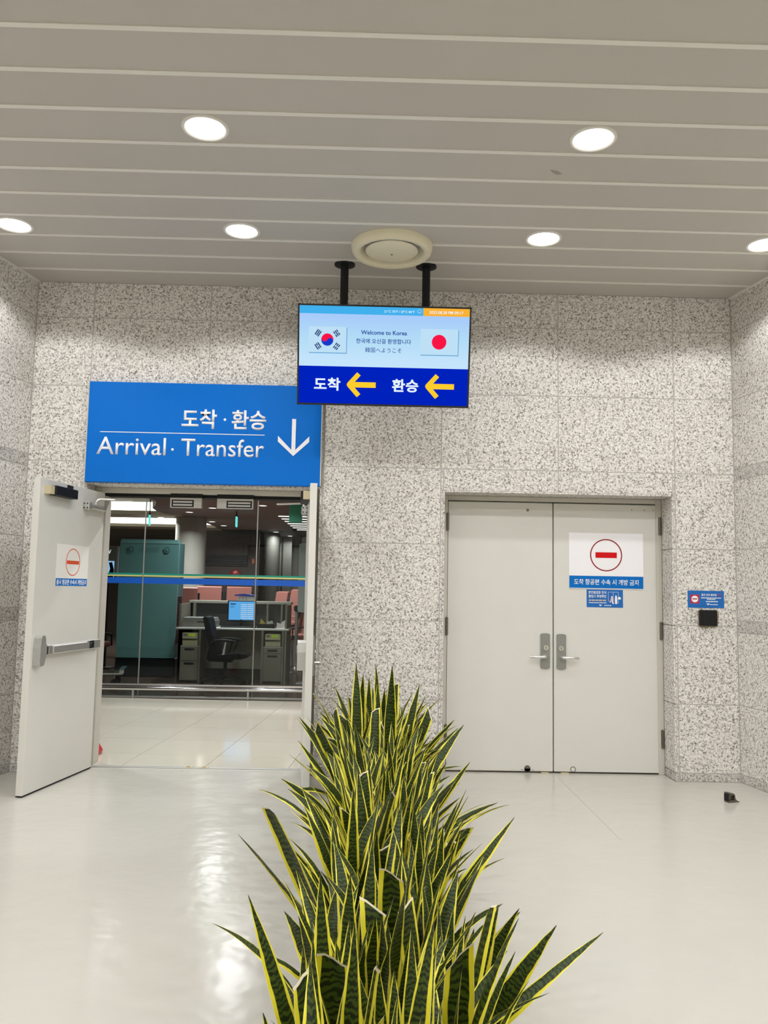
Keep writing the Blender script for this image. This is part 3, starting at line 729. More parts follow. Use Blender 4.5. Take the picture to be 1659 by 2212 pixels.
# door stop screwed to the floor on the right
ds = thing('door_stop', 'small metal door stop with dark rubber pad on the floor', 'door stop', (2.735, 6.165, 0), (0, 0, .35))
b = MB().prism([(-.036, 0), (.058, 0), (.060, .006), (.04, .012), (.024, .03), (.020, .055), (.008, .066), (-.034, .072)], -.008, .026, 'y')
b.prism([(-.036, 0), (.058, 0), (.060, .006), (.04, .012), (.034, .016), (-.036, .016)], -.026, -.0075, 'y'); b.prism([(-.034, .053), (.016, .053), (.018, .058), (.008, .066), (-.034, .072)], -.026, -.0075, 'y'); b.prism([(.012, .016), (.034, .016), (.024, .03), (.020, .055), (.012, .055)], -.026, -.0075, 'y')
b.build('body', M['darksteel'], ds)
MB().box(-.043, -.035, -.022, .022, .010, .062, .003).build('rubber_pad', M['black'], ds)

# small red wedge behind the left jamb
tag(MB().prism([(0, 0), (.09, 0), (.10, .035), (.045, .12), (.0, .10)], -.05, .05, 'y').build('red_wedge', M['redplastic']), 'small red plastic wedge on the hall tiles by the door jamb', 'wedge').location = (-2.49, 7.52, 0)

# ------------------------------------------------------------------ snake plants in the long planter
PX, PY0, PY1, SOIL = .072, .95, 6.12, .30
pl = thing('planter_trough', 'long dark planter trough under the row of snake plants', 'planter', (PX, (PY0+PY1)/2, 0))
hl = (PY1-PY0)/2; b = MB()
for a in ((-.19, -.17, -hl, hl), (.17, .19, -hl, hl), (-.17, .17, -hl, -hl+.02), (-.17, .17, hl-.02, hl)): b.box(a[0], a[1], a[2], a[3], 0, .305, .004)
b.box(-.17, .17, -hl+.02, hl-.02, 0, .02); b.build('trough', M['planter'], pl)
MB().box(-.169, .169, -hl+.021, hl-.021, .02, SOIL).build('soil', M['soil'], pl)

def leaf_material():
    m, nt, b = new_mat('snake_leaf'); N = nt.nodes; L = nt.links
    uv = N.new('ShaderNodeUVMap'); sep = N.new('ShaderNodeSeparateXYZ'); L.new(uv.outputs[0], sep.inputs[0])
    oi = N.new('ShaderNodeObjectInfo'); geo = N.new('ShaderNodeNewGeometry')
    def mth(op, a, bb=None, c=None):
        x = N.new('ShaderNodeMath'); x.operation = op
        for i, v in enumerate((a, bb, c)):
            if v is None: continue
            if isinstance(v, (int, float)): x.inputs[i].default_value = v
            else: L.new(v, x.inputs[i])
        return x.outputs[0]
    def sm(v, lo, hi, t0=0.0, t1=1.0):
        r = N.new('ShaderNodeMapRange'); r.interpolation_type = 'SMOOTHSTEP'
        for i, q in enumerate((lo, hi, t0, t1)): r.inputs[i+1].default_value = q
        L.new(v, r.inputs[0]); return r.outputs[0]
    def mixc(f, a, bb):
        x = N.new('ShaderNodeMix'); x.data_type = 'RGBA'; L.new(f, x.inputs[0])
        for i, v in ((6, a), (7, bb)):
            if isinstance(v, tuple): x.inputs[i].default_value = v
            else: L.new(v, x.inputs[i])
        return x.outputs[2]
    def noise(vec, scale, det=2):
        n = N.new('ShaderNodeTexNoise'); n.inputs['Scale'].default_value = scale; n.inputs['Detail'].default_value = det; L.new(vec, n.inputs[0]); return n.outputs['Fac']
    # per-leaf offset so no two leaves carry the same bands
    cmb = N.new('ShaderNodeCombineXYZ')
    L.new(mth('MULTIPLY', sep.outputs[0], 1.2), cmb.inputs[0]); L.new(mth('MULTIPLY', sep.outputs[1], 9.0), cmb.inputs[1]); L.new(mth('MULTIPLY', oi.outputs['Random'], 40.0), cmb.inputs[2])
    V = cmb.outputs[0]
    across = mth('ABSOLUTE', mth('SUBTRACT', mth('MULTIPLY', sep.outputs[0], 2.0), 1.0))     # 0 midrib .. 1 edge
    wob = mth('ADD', across, mth('MULTIPLY', mth('SUBTRACT', noise(V, 1.1, 1), 0.5), 0.35))
    # margin gets narrower towards the tip
    lim = mth('ADD', mth('ADD', 0.55, mth('MULTIPLY', oi.outputs['Random'], 0.17)), mth('MULTIPLY', sep.outputs[1], 0.12))
    margin = sm(mth('SUBTRACT', wob, lim), -.03, .03)
    wv = N.new('ShaderNodeTexWave'); wv.wave_type = 'BANDS'; wv.bands_direction = 'Y'; wv.inputs['Scale'].default_value = 1.5
    wv.inputs['Distortion'].default_value = 8.0; wv.inputs['Detail'].default_value = 3; wv.inputs['Detail Scale'].default_value = 1.6
    L.new(V, wv.inputs[0])
    band = sm(wv.outputs['Fac'], .30, .62)
    green = mixc(band, rgb(20, 30, 7), rgb(58, 74, 16))
    green = mixc(sm(noise(V, 2.0, 3), .45, .75, 0, .55), green, rgb(30, 44, 10))
    yel = mixc(noise(V, .8, 2), rgb(206, 194, 8), rgb(238, 228, 70))
    col = mixc(margin, green, yel)
    col = mixc(sm(across, .955, .995, 0, .75), col, rgb(240, 236, 190))
    tip = sm(sep.outputs[1], .955, 1.0)
    col = mixc(mth('MULTIPLY', tip, .8), col, rgb(34, 34, 26))
    cut = sm(sep.outputs[2], .5, .9) if False else None
    L.new(col, b.inputs['Base Color'])
    b.inputs['Roughness'].default_value = 0.42; b.inputs['Specular IOR Level'].default_value = 0.28
    return m
LEAFM = leaf_material(); M['dry'] = mat('dry_leaf_edge', rgb(226, 214, 190), 0.8, var=.08)

def leaf_mesh(name, L, w, bend, twist, cup, cut=None, wave=0.0):
    """blade rising from the origin along +z; bends towards +x; cut = fraction of length where the tip was trimmed"""
    NS, NA = 12, 4; verts = []; uvs = []; faces = []
    rr = random.Random(name); slope = rr.choice((-1, 1))*rr.uniform(.008, .03); vmax = 1.0 if cut is None else cut
    def width(v): 
        base = .42 + .58*min(1, v/.45)**.8
        tipf = 1.0 if v < .5 else max(0.0, 1 - ((v-.5)/.5)**1.9)
        return w*.5*base*tipf
    x = z = 0.0; ang = 0.0
    prev = 0
    for i in range(NS+1):
        v = vmax*i/NS
        if i: 
            ds = L*vmax/NS; ang = bend*(v**1.4); x += math.sin(ang)*ds; z += math.cos(ang)*ds
        hw = max(width(v), .0006); tw = twist*v
        T = Vector((math.sin(ang), 0, math.cos(ang))); Nn = Vector((math.cos(ang), 0, -math.sin(ang))); B = Vector((0, 1, 0))
        for j in range(NA+1):
            a = j/NA*2 - 1
            off = B*(a*hw*math.cos(tw)) + Nn*(a*hw*math.sin(tw)) + Nn*(-cup*hw*(1-a*a)*1.0) + Nn*(wave*hw*math.sin(v*9+a*2))
            p = Vector((x, 0, z)) + off
            if cut is not None and i == NS: p += T*(rr.uniform(-.005, .005) + a*slope)
            verts.append(p); uvs.append((j/NA, v))
    for i in range(NS):
        for j in range(NA):
            k = i*(NA+1)+j; faces.append((k, k+1, k+NA+2, k+NA+1))
    nmain = len(faces)
    me = bpy.data.meshes.new(name)
    if cut is not None:                       # pale dried rim along the cut
        base = NS*(NA+1); s0 = len(verts)
        T = Vector((math.sin(ang), 0, math.cos(ang))); Nn = Vector((math.cos(ang), 0, -math.sin(ang)))
        for j in range(NA+1):
            verts.append(verts[base+j] + T*.006 + Nn*.0025); uvs.append((j/NA, 1))
        for j in range(NA): faces.append((base+j, base+j+1, s0+j+1, s0+j))
    me.from_pydata(verts, [], faces)
    ul = me.uv_layers.new(name='UVMap')
    for lp in me.loops: ul.data[lp.index].uv = uvs[lp.vertex_index]
    me.materials.append(LEAFM); me.materials.append(M['dry'])
    for i, p in enumerate(me.polygons):
        p.use_smooth = True
        if i >= nmain: p.material_index = 1
    return me
LEAVES = []
for k in range(18):
    L_ = (.36, .42, .46, .50, .54, .58, .40, .52, .48)[k % 9]
    LEAVES.append(leaf_mesh('leaf_%d' % k, L_, R.uniform(.046, .070), R.uniform(.10, .80), R.uniform(-.7, .7), R.uniform(.15, .38), None, R.uniform(0, .12)))
TALL = [leaf_mesh('tall_%d' % k, .74 + .05*k, .074, .10 + .05*k, .3 - .2*k, .3) for k in range(3)]
CUTS = [leaf_mesh('cut_%d' % k, .60+.05*k, .068, .12, .15*(k-1.5), .22, .60 + .05*k) for k in range(4)]
from mathutils.bvhtree import BVHTree
GEO = {}
for me in LEAVES + TALL + CUTS:      # blade geometry above the sheathed base, for the clearance test
    GEO[me.name] = ([v.co.copy() for v in me.vertices], [tuple(p.vertices) for p in me.polygons if p.index >= 8])
BLADES = []
def leaf_matrix(az, lean, base, scale, spin):
    return Matrix.Translation(base) @ Matrix.Rotation(az, 4, 'Z') @ Matrix.Rotation(lean, 4, 'Y') @ Matrix.Rotation(spin, 4, 'Z') @ Matrix.Scale(scale, 4)
def blade(parent, me, m):
    w = Matrix.Translation(parent.location) @ m; vs_ = [w @ c for c in GEO[me.name][0]]
    lo = [min(v[i] for v in vs_[8:]) for i in range(3)]; hi = [max(v[i] for v in vs_[8:]) for i in range(3)]
    return lo, hi, BVHTree.FromPolygons(vs_, GEO[me.name][1])
def clashes(b):
    n = 0
    for c in BLADES:
        if b[0][0] > c[1][0] or c[0][0] > b[1][0] or b[0][1] > c[1][1] or c[0][1] > b[1][1] or b[0][2] > c[1][2] or c[0][2] > b[1][2]: continue
        n += len(b[2].overlap(c[2]))
    return n
def put_leaf(parent, me, m, b):
    BLADES.append(b)
    o = bpy.data.objects.new('leaf', me); COL.objects.link(o); o.parent = parent; o.matrix_basis = m; return o
rp = random.Random(21)
ny = 35
SIDE_W = ('on the open doorway side', 'in the middle', 'on the closed doors side')
PLANTS = []
for iy in range(ny):
    f_ = iy/(ny-1)
    yy = PY0 + .08 + (PY1-PY0-.16)*f_
    for ix in range(3):
        xx = PX + (-.105, 0, .105)[ix] + rp.uniform(-.018, .018) + (.012 if iy % 2 else -.012)
        zone = 'at the free end of the row' if f_ < .3 else ('halfway along the row' if f_ < .72 else 'at the granite wall end of the row')
        pt = thing('snake_plant', 'yellow-edged snake plant %s, %s' % (SIDE_W[ix], zone), 'plant',
                   (xx, yy + rp.uniform(-.03, .03), SOIL), group='snake plants in the trough')
        PLANTS.append((pt, ix, f_))
# individual leaves that stand out: tall blades near the wall, trimmed broad ones at the free end
def hero(x, y, me, az, lean, scale=1.0, spin=0.0):
    p = min((q[0] for q in PLANTS), key=lambda o: (o.location.x-x)**2 + (o.location.y-y)**2)
    best = None
    for k in range(14):
        m = leaf_matrix(az + rp.uniform(-.06, .06)*k/4, lean + rp.uniform(-.02, .02)*k/4, (x-p.location.x, y-p.location.y + rp.uniform(-.01, .01)*k/4, -.01), scale, spin + rp.uniform(-.1, .1)*k/4)
        b = blade(p, me, m); n = clashes(b)
        if best is None or n < best[0]: best = (n, m, b)
        if n == 0: break
    put_leaf(p, me, best[1], best[2])
hero(.13, 4.55, TALL[2], -1.5, .02, 1.0); hero(-.05, 4.85, TALL[1], 1.6, .06, 1.02, .3); hero(-.04, 5.3, TALL[0], -1.3, .04, .95)
hero(.02, 5.5, TALL[0], -1.7, .03, .9); hero(.18, 5.2, TALL[0], .3, .25, .9, 1.2)
hero(-.06, 1.80, CUTS[1], -1.55, .06, 1.12); hero(.02, 1.62, CUTS[0], -1.2, .0, 1.1, .6); hero(.20, 1.78, CUTS[2], -1.5, .05, 1.0); hero(.08, 2.30, CUTS[1], -1.8, .0, 1.1)
hero(.18, 2.15, LEAVES[5], .1, .85, 1.0, .2); hero(.19, 2.9, LEAVES[4], .2, .65, 1.05, .6); hero(-.05, 2.75, LEAVES[5], 3.3, .62, 1.0, .5)
left_over = 0
for pt, ix, f_ in PLANTS:
    n = rp.choice((6, 7, 7, 8)); a0 = rp.uniform(0, 6.28)
    for k in range(n):
        q = rp.random(); best = None
        kind = 'cut' if q < .09 else ('tall' if q > .972 and f_ > .62 and ix == 1 else 'leaf')
        for tr in range(80):
            az = a0 + k*2.4 + rp.uniform(-.4, .4)*min(1 + tr*.25, 7)
            lean = abs(rp.gauss(.10, .20 if f_ < .35 else .25))*(1.0 if tr < 14 else .7)
            side = math.cos(az)*(ix-1)            # leaves on the outside lean further out
            if side > .3: lean = lean*.7 + rp.uniform(.05, .40)*(.30 if f_ < .2 else (.55 if f_ < .4 else 1.0))
            if side < -.3: lean *= .7
            me = rp.choice(CUTS) if kind == 'cut' else (rp.choice(TALL) if kind == 'tall' else rp.choice(LEAVES))
            if kind == 'tall': lean *= .35
            r0 = rp.uniform(.010, .034)
            m = leaf_matrix(az, min(lean, .85), (r0*math.cos(az), r0*math.sin(az), -.01), rp.uniform(.82, 1.10)*(1.0 if tr < 14 else (.90 if tr < 45 else .76)), rp.uniform(-1.4, 1.4))
            b = blade(pt, me, m); c = clashes(b)
            if best is None or c < best[0]: best = (c, m, b, me)
            if c == 0: break
        left_over += best[0] > 0
        put_leaf(pt, best[3], best[1], best[2])
print('leaves', len(BLADES), 'still touching another', left_over)

# ------------------------------------------------------------------ hall beyond the open doorway
HZ = 3.2
TL = .711
hf = MB().box(-13, 5, 7.05, 11.33, -.06, -.006).build('floor_hall', M['joint']); tag(hf, 'polished cream tile floor of the hall beyond the doorway', 'floor', kind='structure')
grid = Matrix.Translation((-2.073, 7.168, 0)) @ Matrix.Rotation(-.071, 4, 'Z')
tm = MB().box(.002, TL-.002, .002, TL-.002, -.008, 0).build('floor_tile', M['tile'], hf); tile_mesh = tm.data; bpy.data.objects.remove(tm)
for i in range(-7, 8):
    for j in range(-1, 7):
        c = grid @ Vector(((i+.5)*TL, .42+(j+.5)*TL-.0, 0))
        if c.y - TL*.54 < 7.02 or c.y + TL*.54 > 11.40 or c.x < -6.5: continue
        o = bpy.data.objects.new('floor_tile', tile_mesh); COL.objects.link(o); o.parent = hf
        o.matrix_basis = grid @ Matrix.Translation((i*TL, .42+j*TL, 0))
# strip of tile next to the threshold
for i in range(-3, 5):
    c0_ = grid @ Vector((i*TL+.002, 0, 0)); c1_ = grid @ Vector(((i+1)*TL-.002, 0, 0))
    yb = (grid @ Vector((i*TL, .42-TL if True else 0, 0))).y
    pts = [(c0_.x-.0, 7.052), (c1_.x-.0, 7.052)]
    top0 = grid @ Vector((i*TL+.002, .42-.002 - (TL if (grid @ Vector(((i+.5)*TL, .42-.5*TL, 0))).y - TL*.54 >= 7.02 else 0), 0))
    top1 = grid @ Vector(((i+1)*TL-.002, .42-.002 - (TL if (grid @ Vector(((i+.5)*TL, .42-.5*TL, 0))).y - TL*.54 >= 7.02 else 0), 0))
    MB().prism(pts + [(top1.x, top1.y), (top0.x, top0.y)], -.008, 0, 'z').build('floor_tile', M['tile'], hf)
hb = MB().box(-13, 5, 11.33, 30, -.06, 0).build('floor_lounge', M['hallfloor']); tag(hb, 'dark brown shiny floor of the lounge behind the glass', 'floor', kind='structure')

# glass partition
GY = 11.30
gp = thing('window_1', 'frameless glass partition with blue and green stripes and steel foot rail', 'glass partition', (0, GY, 0), kind='structure')
gx = [-7.75, -6.21, -4.67, -3.135, -1.575, -.03, 1.5]
for a, b_ in zip(gx, gx[1:]):
    p = MB().box(a+.004, b_-.004, 0, .012, .02, 3.19).build('pane', M['glass'], gp)
    MB().box(a+.004, b_-.004, -.002, -.0008, 1.552, 1.632).build('blue_stripe', M['stripeblue'], p)
    MB().box(a+.004, b_-.004, -.002, -.0008, 1.668, 1.694).build('green_stripe', M['stripegreen'], p)
    MB().box(a+.004, b_-.004, -.002, -.0008, 1.650, 1.668).build('yellow_stripe', M['stripeyellow'], p)
for x in gx: MB().box(x-.007, x+.007, -.004, .016, .02, 3.19).build('joint', M['devgrey'], gp)
MB().cyl((gx[0], -.09, .135), (gx[-1], -.09, .135), .028, seg=16).build('foot_rail', M['chrome'], gp, True)
MB().box(gx[0], gx[-1], -.035, -.005, .15, .19, .004).build('glass_channel', M['chrome'], gp)
MB().box(gx[0], gx[-1], -.06, .02, .0, .022, .003).build('base_rail', M['steel'], gp)
for x in [g_-.04 for g_ in gx]: MB().box(x-.013, x+.013, -.10, -.06, 0, .13, .003).build('rail_post', M['steel'], gp)

# hall ceilings, cove lights, far walls
tag(MB().prism([(-4.3, 7.24), (5, 7.24), (5, 23.8), (-4.35, 23.8), (-4.35, 20.2), (-4.55, 19.6), (-4.80, 18.9), (-4.84, 18.3), (-4.75, 17.6), (-4.5, 16.9), (-4.3, 16.2)], HZ, HZ+.18, 'z').build('ceiling_hall', M['mauve']),
    'mauve-grey dropped ceiling of the hall with a rounded end', 'ceiling', kind='structure')
tag(MB().box(-13, -4.2, 7.24, 24.5, 3.72, 3.80).build('ceiling_cove', M['hallwhite']), 'raised white ceiling lit by cove strips', 'ceiling', kind='structure')
tag(MB().box(4.0, 5, 7.24, 30, 0, 3.8).build('wall_hall_right', M['greywall']), 'grey side wall of the hall', 'wall', kind='structure')
tag(MB().box(-13.1, -13, 7.24, 30, 0, 3.8).build('wall_hall_left', M['hallwhite']), 'pale side wall of the hall', 'wall', kind='structure')
cs = thing('cove_soffit', 'white soffit beam with glowing cove strip across the raised ceiling', 'soffit', (0, 19.2, 0), kind='structure')
MB().box(-13, -4.5, 0, 1.0, HZ+.0, HZ+.09).build('beam', M['hallwhite'], cs); MB().box(-13, -4.86, .06, .10, HZ+.092, HZ+.30).build('cove_strip', emis('cove_glow', (1, .95, .86, 1), 4.0), cs)
cs = thing('cove_soffit', 'white soffit lip with glowing cove strip above the dark lounge wall', 'soffit', (0, 22.8, 0), kind='structure')
MB().box(-13, -4.36, 0, 1.0, HZ-.03, HZ+.05).build('beam', M['hallwhite'], cs); MB().box(-13, -4.36, .06, .10, HZ+.052, HZ+.32).build('cove_strip', MATS['cove_glow'], cs)
tag(MB().box(-13, -3.28, 24.0, 24.15, 0, HZ).build('wall_lounge_back', M['darkwall']), 'dark brown back wall of the lounge', 'wall', kind='structure')
gw = MB().box(-3.4, 4, 27.0, 27.1, 0, HZ+.3).build('wall_lift_lobby', M['greywall']); tag(gw, 'grey panelled wall at the end of the lounge', 'wall', kind='structure')
for x in (-2.9, -2.3, -1.7): MB().box(x-.02, x+.02, 26.97, 27.0, 0, HZ).build('panel_joint', M['deskdark'], gw)
tag(MB().box(-3.3, 4, 23.8, 27.05, HZ+.02, HZ+.1).build('ceiling_lobby', M['greywall']), 'grey ceiling of the recess at the end of the lounge', 'ceiling', kind='structure')
def column(x, y, r, label, m='concrete'):
    o = thing('column', label, 'column', (x, y, 0))
    MB().cyl((0, 0, 0), (0, 0, HZ-.005), r, seg=40).build('shaft', M[m], o, True)
    MB().lathe([(r+.012, 0), (r+.012, .12), (r, .13)], 40).build('base_ring', M['steel'], o, True)
column(-4.40, 19.9, .37, 'thick pale round column behind the teal kiosk')
column(-3.05, 25.3, .25, 'slim grey round column beside the dark lounge wall', 'greywall')
column(-2.30, 26.2, .22, 'slim grey round column in front of the grey panelled wall', 'greywall')
# far details on the dark wall
dw = thing('fire_alarm', 'round red fire alarm with a glowing lamp on the dark wall', 'fire alarm', (-3.95, 23.99, 1.87))
MB().lathe([(0, .06), (.12, .055), (.17, .02), (.18, 0)], 32).xform(Matrix.Rotation(math.radians(90), 4, 'X')).build('dome', mat('alarm_red', rgb(120, 36, 32), .4), dw, True)
MB().cyl((-.02, -.075, .07), (-.02, -.05, .07), .022, seg=14).build('lamp', emis('alarm_lamp', (1, .06, .03, 1), 1.6), dw)
lv = thing('wall_louvre', 'dark slatted louvre on the lounge wall', 'louvre', (-4.25, 23.99, 2.32))
for k in range(7): MB().box(-.6, .65, -.03, 0, -.18+k*.05, -.15+k*.05).build('slat', M['deskdark'], lv)
tag(MB().box(-3.47, -3.39, 23.96, 24.0, 2.22, 2.36, .005).build('alarm_strobe', mat('strobe_orange', rgb(196, 112, 84), .4)), 'small orange strobe box on the dark lounge wall', 'strobe')
tag(MB().box(-3.99, -3.91, 23.975, 24.0, 1.34, 1.46, .004).build('light_switch', M['paper']), 'white switch plate on the dark wall above the seats', 'switch')

# hall downlights, strip lights, exit signs
def hall_dl(x, y, z, lab, power, grp=None, off=None):
    o = thing('hall_downlight', lab, 'downlight', (x, y, z), group=grp)
    MB().lathe([(0, -.004), (.075, -.004), (.08, 0)], 24).build('lens' if off is None else 'lens_%s_offscreen' % off, emis('hall_lens', (1, .98, .95, 1), 4.0), o)
    MB().lathe([(.08, 0), (.085, -.008), (.10, -.006), (.102, 0)], 24).build('trim_ring', M['hallwhite'], o, True)
    lamp((0, 0, -.012), power, .15, 150, parent=o, name='hall_downlight_beam' if off is None else 'hall_downlight_beam_%s_offscreen' % off)
for x, y, l in ((-4.11, 18.34, 'small round downlight in the hall ceiling right in front of the thick column'), (-3.38, 17.25, 'small round downlight in the hall ceiling seen between the two magnetic locks'),
                (-2.21, 16.53, 'small round downlight in the hall ceiling nearest the strip lights'), (-4.10, 20.95, 'small round downlight in the hall ceiling just behind the thick column'),
                (-4.03, 22.25, 'small round downlight in the hall ceiling closest to the dark wall'), (-5.17, 19.95, 'small round downlight under the white soffit beam')):
    hall_dl(x, y, HZ, l, LOUNGE_W)
for x, y in ((-2.88, 24.75), (-2.62, 26.5)): hall_dl(x, y, HZ+.02, 'small round downlight in the grey lobby ceiling', LOUNGE_W*.5, 'downlights of the lobby ceiling')
for y, r in ((8.2, 'near'), (10.4, 'far')):
    for x, c in ((-3.4, 'left'), (-1.6, 'middle'), (-.2, 'right')):
        hall_dl(x, y, HZ, 'downlight of the corridor ceiling above the open doorway', HALL_W, 'downlights of the corridor ceiling', 'corridor_%s_%s' % (r, c))
hall_dl(-2.4, 13.4, HZ, 'downlight of the hall ceiling straight above the gate desk', LOUNGE_W, None, 'desk')
for k in range(7):
    o = thing('strip_light', 'long white strip light in the hall ceiling', 'strip light', (-.1, 18.9+.72*k, HZ), group='parallel strip lights of the hall ceiling')
    x0 = -2.05 + .0*k
    MB().box(x0+.0, 2.2, -.06, .06, -.012, -.002).build('diffuser', emis('strip_glow', (1, .98, .93, 1), 2.2), o)
    MB().box(x0-.02, 2.22, -.08, .08, -.003, 0).build('frame', M['hallwhite'], o)
for (x, lab) in ((-4.91, 'glowing turquoise exit sign hanging left of the column'), (-2.98, 'glowing turquoise exit sign hanging in front of the dark wall')):
    o = thing('exit_sign', lab, 'exit sign', (x, 18.0, 2.97), (0, 0, 1.80 if x < -4 else 1.70))
    MB().box(-.14, .14, -.02, .02, -.11, .11, .006).build('lightbox', emis('exit_glow', rgb(120, 236, 236), 1.1), o)
    MB().box(-.15, .15, -.024, .024, .11, .135).build('cap', M['black'], o); MB().cyl((0, 0, .135), (0, 0, .75 if x < -4.8 else .23), .01).build('stem', M['black'], o)
o = thing('direction_sign', 'green hanging sign panel near the strip lights', 'sign', (-1.32, 14.2, 2.83), (0, 0, 0))
MB().box(-.11, .12, -.015, .015, -.16, .16, .004).build('panel', M['greenglass'], o)
for s in (-.08, .08): MB().cyl((s, 0, .16), (s, 0, .37), .006).build('hanger', M['steel'], o)
o = thing('ceiling_camera', 'small dark ceiling camera beside the strip lights', 'camera', (-2.14, 22.9, HZ))
MB().lathe([(0, -.09), (.05, -.075), (.07, -.03), (.07, 0)], 20).build('dome', M['black'], o, True); MB().lathe([(.07, 0), (.09, -.012), (.09, 0)], 20).build('collar', M['black'], o)

# ------------------------------------------------------------------ teal kiosk
kx, ky = -3.735, 13.78
k_ = thing('teal_kiosk', 'tall teal machine cabinet with dark base behind the glass', 'kiosk', (kx, ky, 0))
MB().box(-.50, .50, .02, .62, 0, .315, .015).build('base', M['navy'], k_)
MB().prism([(-.478, .315), (.478, .315), (.495, .9), (.50, 2.24), (.49, 2.28), (.47, 2.30), (-.47, 2.30), (-.49, 2.28), (-.50, 2.24), (-.495, .9)], .0, .05).build('front_panel', M['teal'], k_)
MB().box(-.46, .46, .05, .60, .315, 2.27, .01).build('body', M['tealdark'], k_)
MB().prism([(-.004, 2.235), (.0, 2.235), (.05, 2.298), (.05, 2.306), (.03, 2.305), (.012, 2.296), (.0, 2.278)], -.49, .49, 'x').build('top_lip', M['teal'], k_, True)
for s in (-.31, .30):
    kn = MB().cyl((s, -.010, 2.13), (s, .0, 2.13), .055, seg=28).build('knob', M['tealdark'], k_); MB().cyl((s, -.014, 2.13), (s, -.009, 2.13), .02, seg=20).build('knob_cap', M['teal'], kn)
b = MB()
for i in range(12):
    for j in range(3): b.cyl((-.17+i*.03, -.003, 2.10+j*.03), (-.17+i*.03, 0, 2.10+j*.03), .007, seg=8)
o = b.build('speaker_holes', M['tealdark'], k_)
for k in range(18): MB().box(.46, .472, .12, .5, .55+k*.045, .575+k*.045).build('vent_slat', M['black'], k_)

# ------------------------------------------------------------------ gate desk and what stands on it
dk = thing('gate_desk', 'grey gate counter desk with two drawer pedestals behind the glass', 'desk', (-2.18, 13.15, 0))
DX0, DX1 = -.86, .87
def dbx(x0, x1, y0, y1, z0, z1, m, nm, par=dk, bev=.0): return MB().box(x0, x1, y0, y1, z0, z1, bev).build(nm, m, par)
dbx(DX0-.05, DX1+.04, -.02, .62, .835, .870, M['desktop'], 'worktop', dk, .008)
dbx(DX0, DX1, .66, .98, 1.245, 1.29, M['stonetop'], 'counter_top', dk, .006)
dbx(DX0+.02, DX1-.02, .70, .94, 0, 1.245, M['deskdark'], 'front_body')
for x in (DX0, DX1-.03): dbx(x, x+.03, .0, .70, .0, 1.245, M['deskgrey'], 'side_panel')
for x in (DX0+.10, DX1-.40, DX1-.16): dbx(x, x+.025, .55, .70, .87, 1.245, M['deskgrey'], 'shelf_divider')
dbx(-.50, .46, .45, .47, .18, .80, M['deskgrey'], 'modesty_panel')
for px, nd in ((DX0+.03, (.53, .32)), (DX1-.37, (.55, .47))):
    pd = dbx(px+.0, px+.30, .03, .5, .02, .565, M['deskgrey'], 'pedestal')
    for k, zz in enumerate(nd): pass
    if nd[1] == .32:
        fr = ((.34, .555), (.03, .33))
    else: fr = ((.475, .555), (.03, .465))
    for z0, z1 in fr:
        dr = MB().box(px+.008, px+.292, .015, .03, z0, z1, .003).build('drawer', M['deskgrey'], pd)
        dr2 = MB().box(px+.07, px+.23, .011, .0155, z1-.055, z1-.02, .002).build('handle_recess', M['deskdark'], pd)
    dbx(px-.004, px+.304, .03, .5, .565, .575, M['desktop'], 'pedestal_top')
    for xx in (px-.03, px+.30): dbx(xx, xx+.03, .0, .45, 0, .835, M['deskgrey'], 'upright')
    dbx(px, px+.30, .48, .5, .575, .835, M['deskdark'], 'niche_back')  # near-black board, the niche's shade put into its colour
def ticket_printer(px, lab):
    o = thing('ticket_printer', lab, 'ticket printer', (px, 13.15, .577))
    MB().box(-.125, .125, .04, .36, 0, .10, .008).build('lower_case', M['device'], o); MB().box(-.125, .125, .02, .36, .105, .205, .010).build('upper_case', M['device'], o)
    MB().box(-.115, .115, .03, .05, .088, .112).build('slot', M['deskdark'], o)
    MB().box(-.02, .085, .0155, .021, .150, .190).build('display', emis('lcd_green', rgb(126, 150, 40), 0.8), o)
    MB().box(-.105, -.045, .0155, .021, .150, .190).build('keypad', M['devgrey'], o)
ticket_printer(-2.18+DX0+.18, 'beige ticket printer under the desk by the teal kiosk')
ticket_printer(-2.18+DX1-.22, 'beige ticket printer under the desk by the barrier posts')
o = thing('dot_printer', 'flat grey document printer on the desk', 'printer', (-2.735, 13.36, .870))
MB().prism([(-.27, 0), (.27, 0), (.27, .10), (.25, .145), (-.25, .145), (-.27, .10)], -.17, .2).build('body', M['devgrey'], o)
MB().box(-.25, .25, -.14, .18, .145, .156, .003).build('lid', M['board'], o); MB().box(-.02, .10, -.173, -.169, .075, .095).build('panel', M['deskdark'], o)
MB().box(.17, .22, -.173, -.169, .045, .06).build('badge', M['paper'], o)
# monitor
mo = thing('monitor', 'monitor showing a blue page on the gate desk', 'monitor', (-2.10, 13.52, .870), (0, 0, 0))
MB().box(-.235, .235, .0, .03, .085, .435, .006).build('casing', M['black'], mo)
sc_ = MB().box(-.212, .212, -.003, .0, .115, .418).build('screen_image', emis('page_blue', rgb(96, 178, 246), 1.0), mo)
b = MB()
for k in range(8):
    for c in range(2): b.box(-.015+c*.108, .085+c*.108, -.0045, -.003, .375-k*.032-.014, .375-k*.032)
b.build('page_fields', emis('page_white', rgb(196, 220, 250), 1.0), sc_)
b = MB().box(-.19, -.10, -.0045, -.003, .365, .385); b.box(-.19, -.12, -.0045, -.003, .335, .341); b.box(-.19, -.13, -.0045, -.003, .318, .323); b.build('page_title', emis('page_ink', rgb(24, 70, 120), 1.0), sc_)
MB().cyl((0, .02, 0), (0, .02, .12), .03).build('stem', M['black'], mo); MB().box(-.13, .13, -.06, .12, 0, .015, .005).build('foot', M['black'], mo)
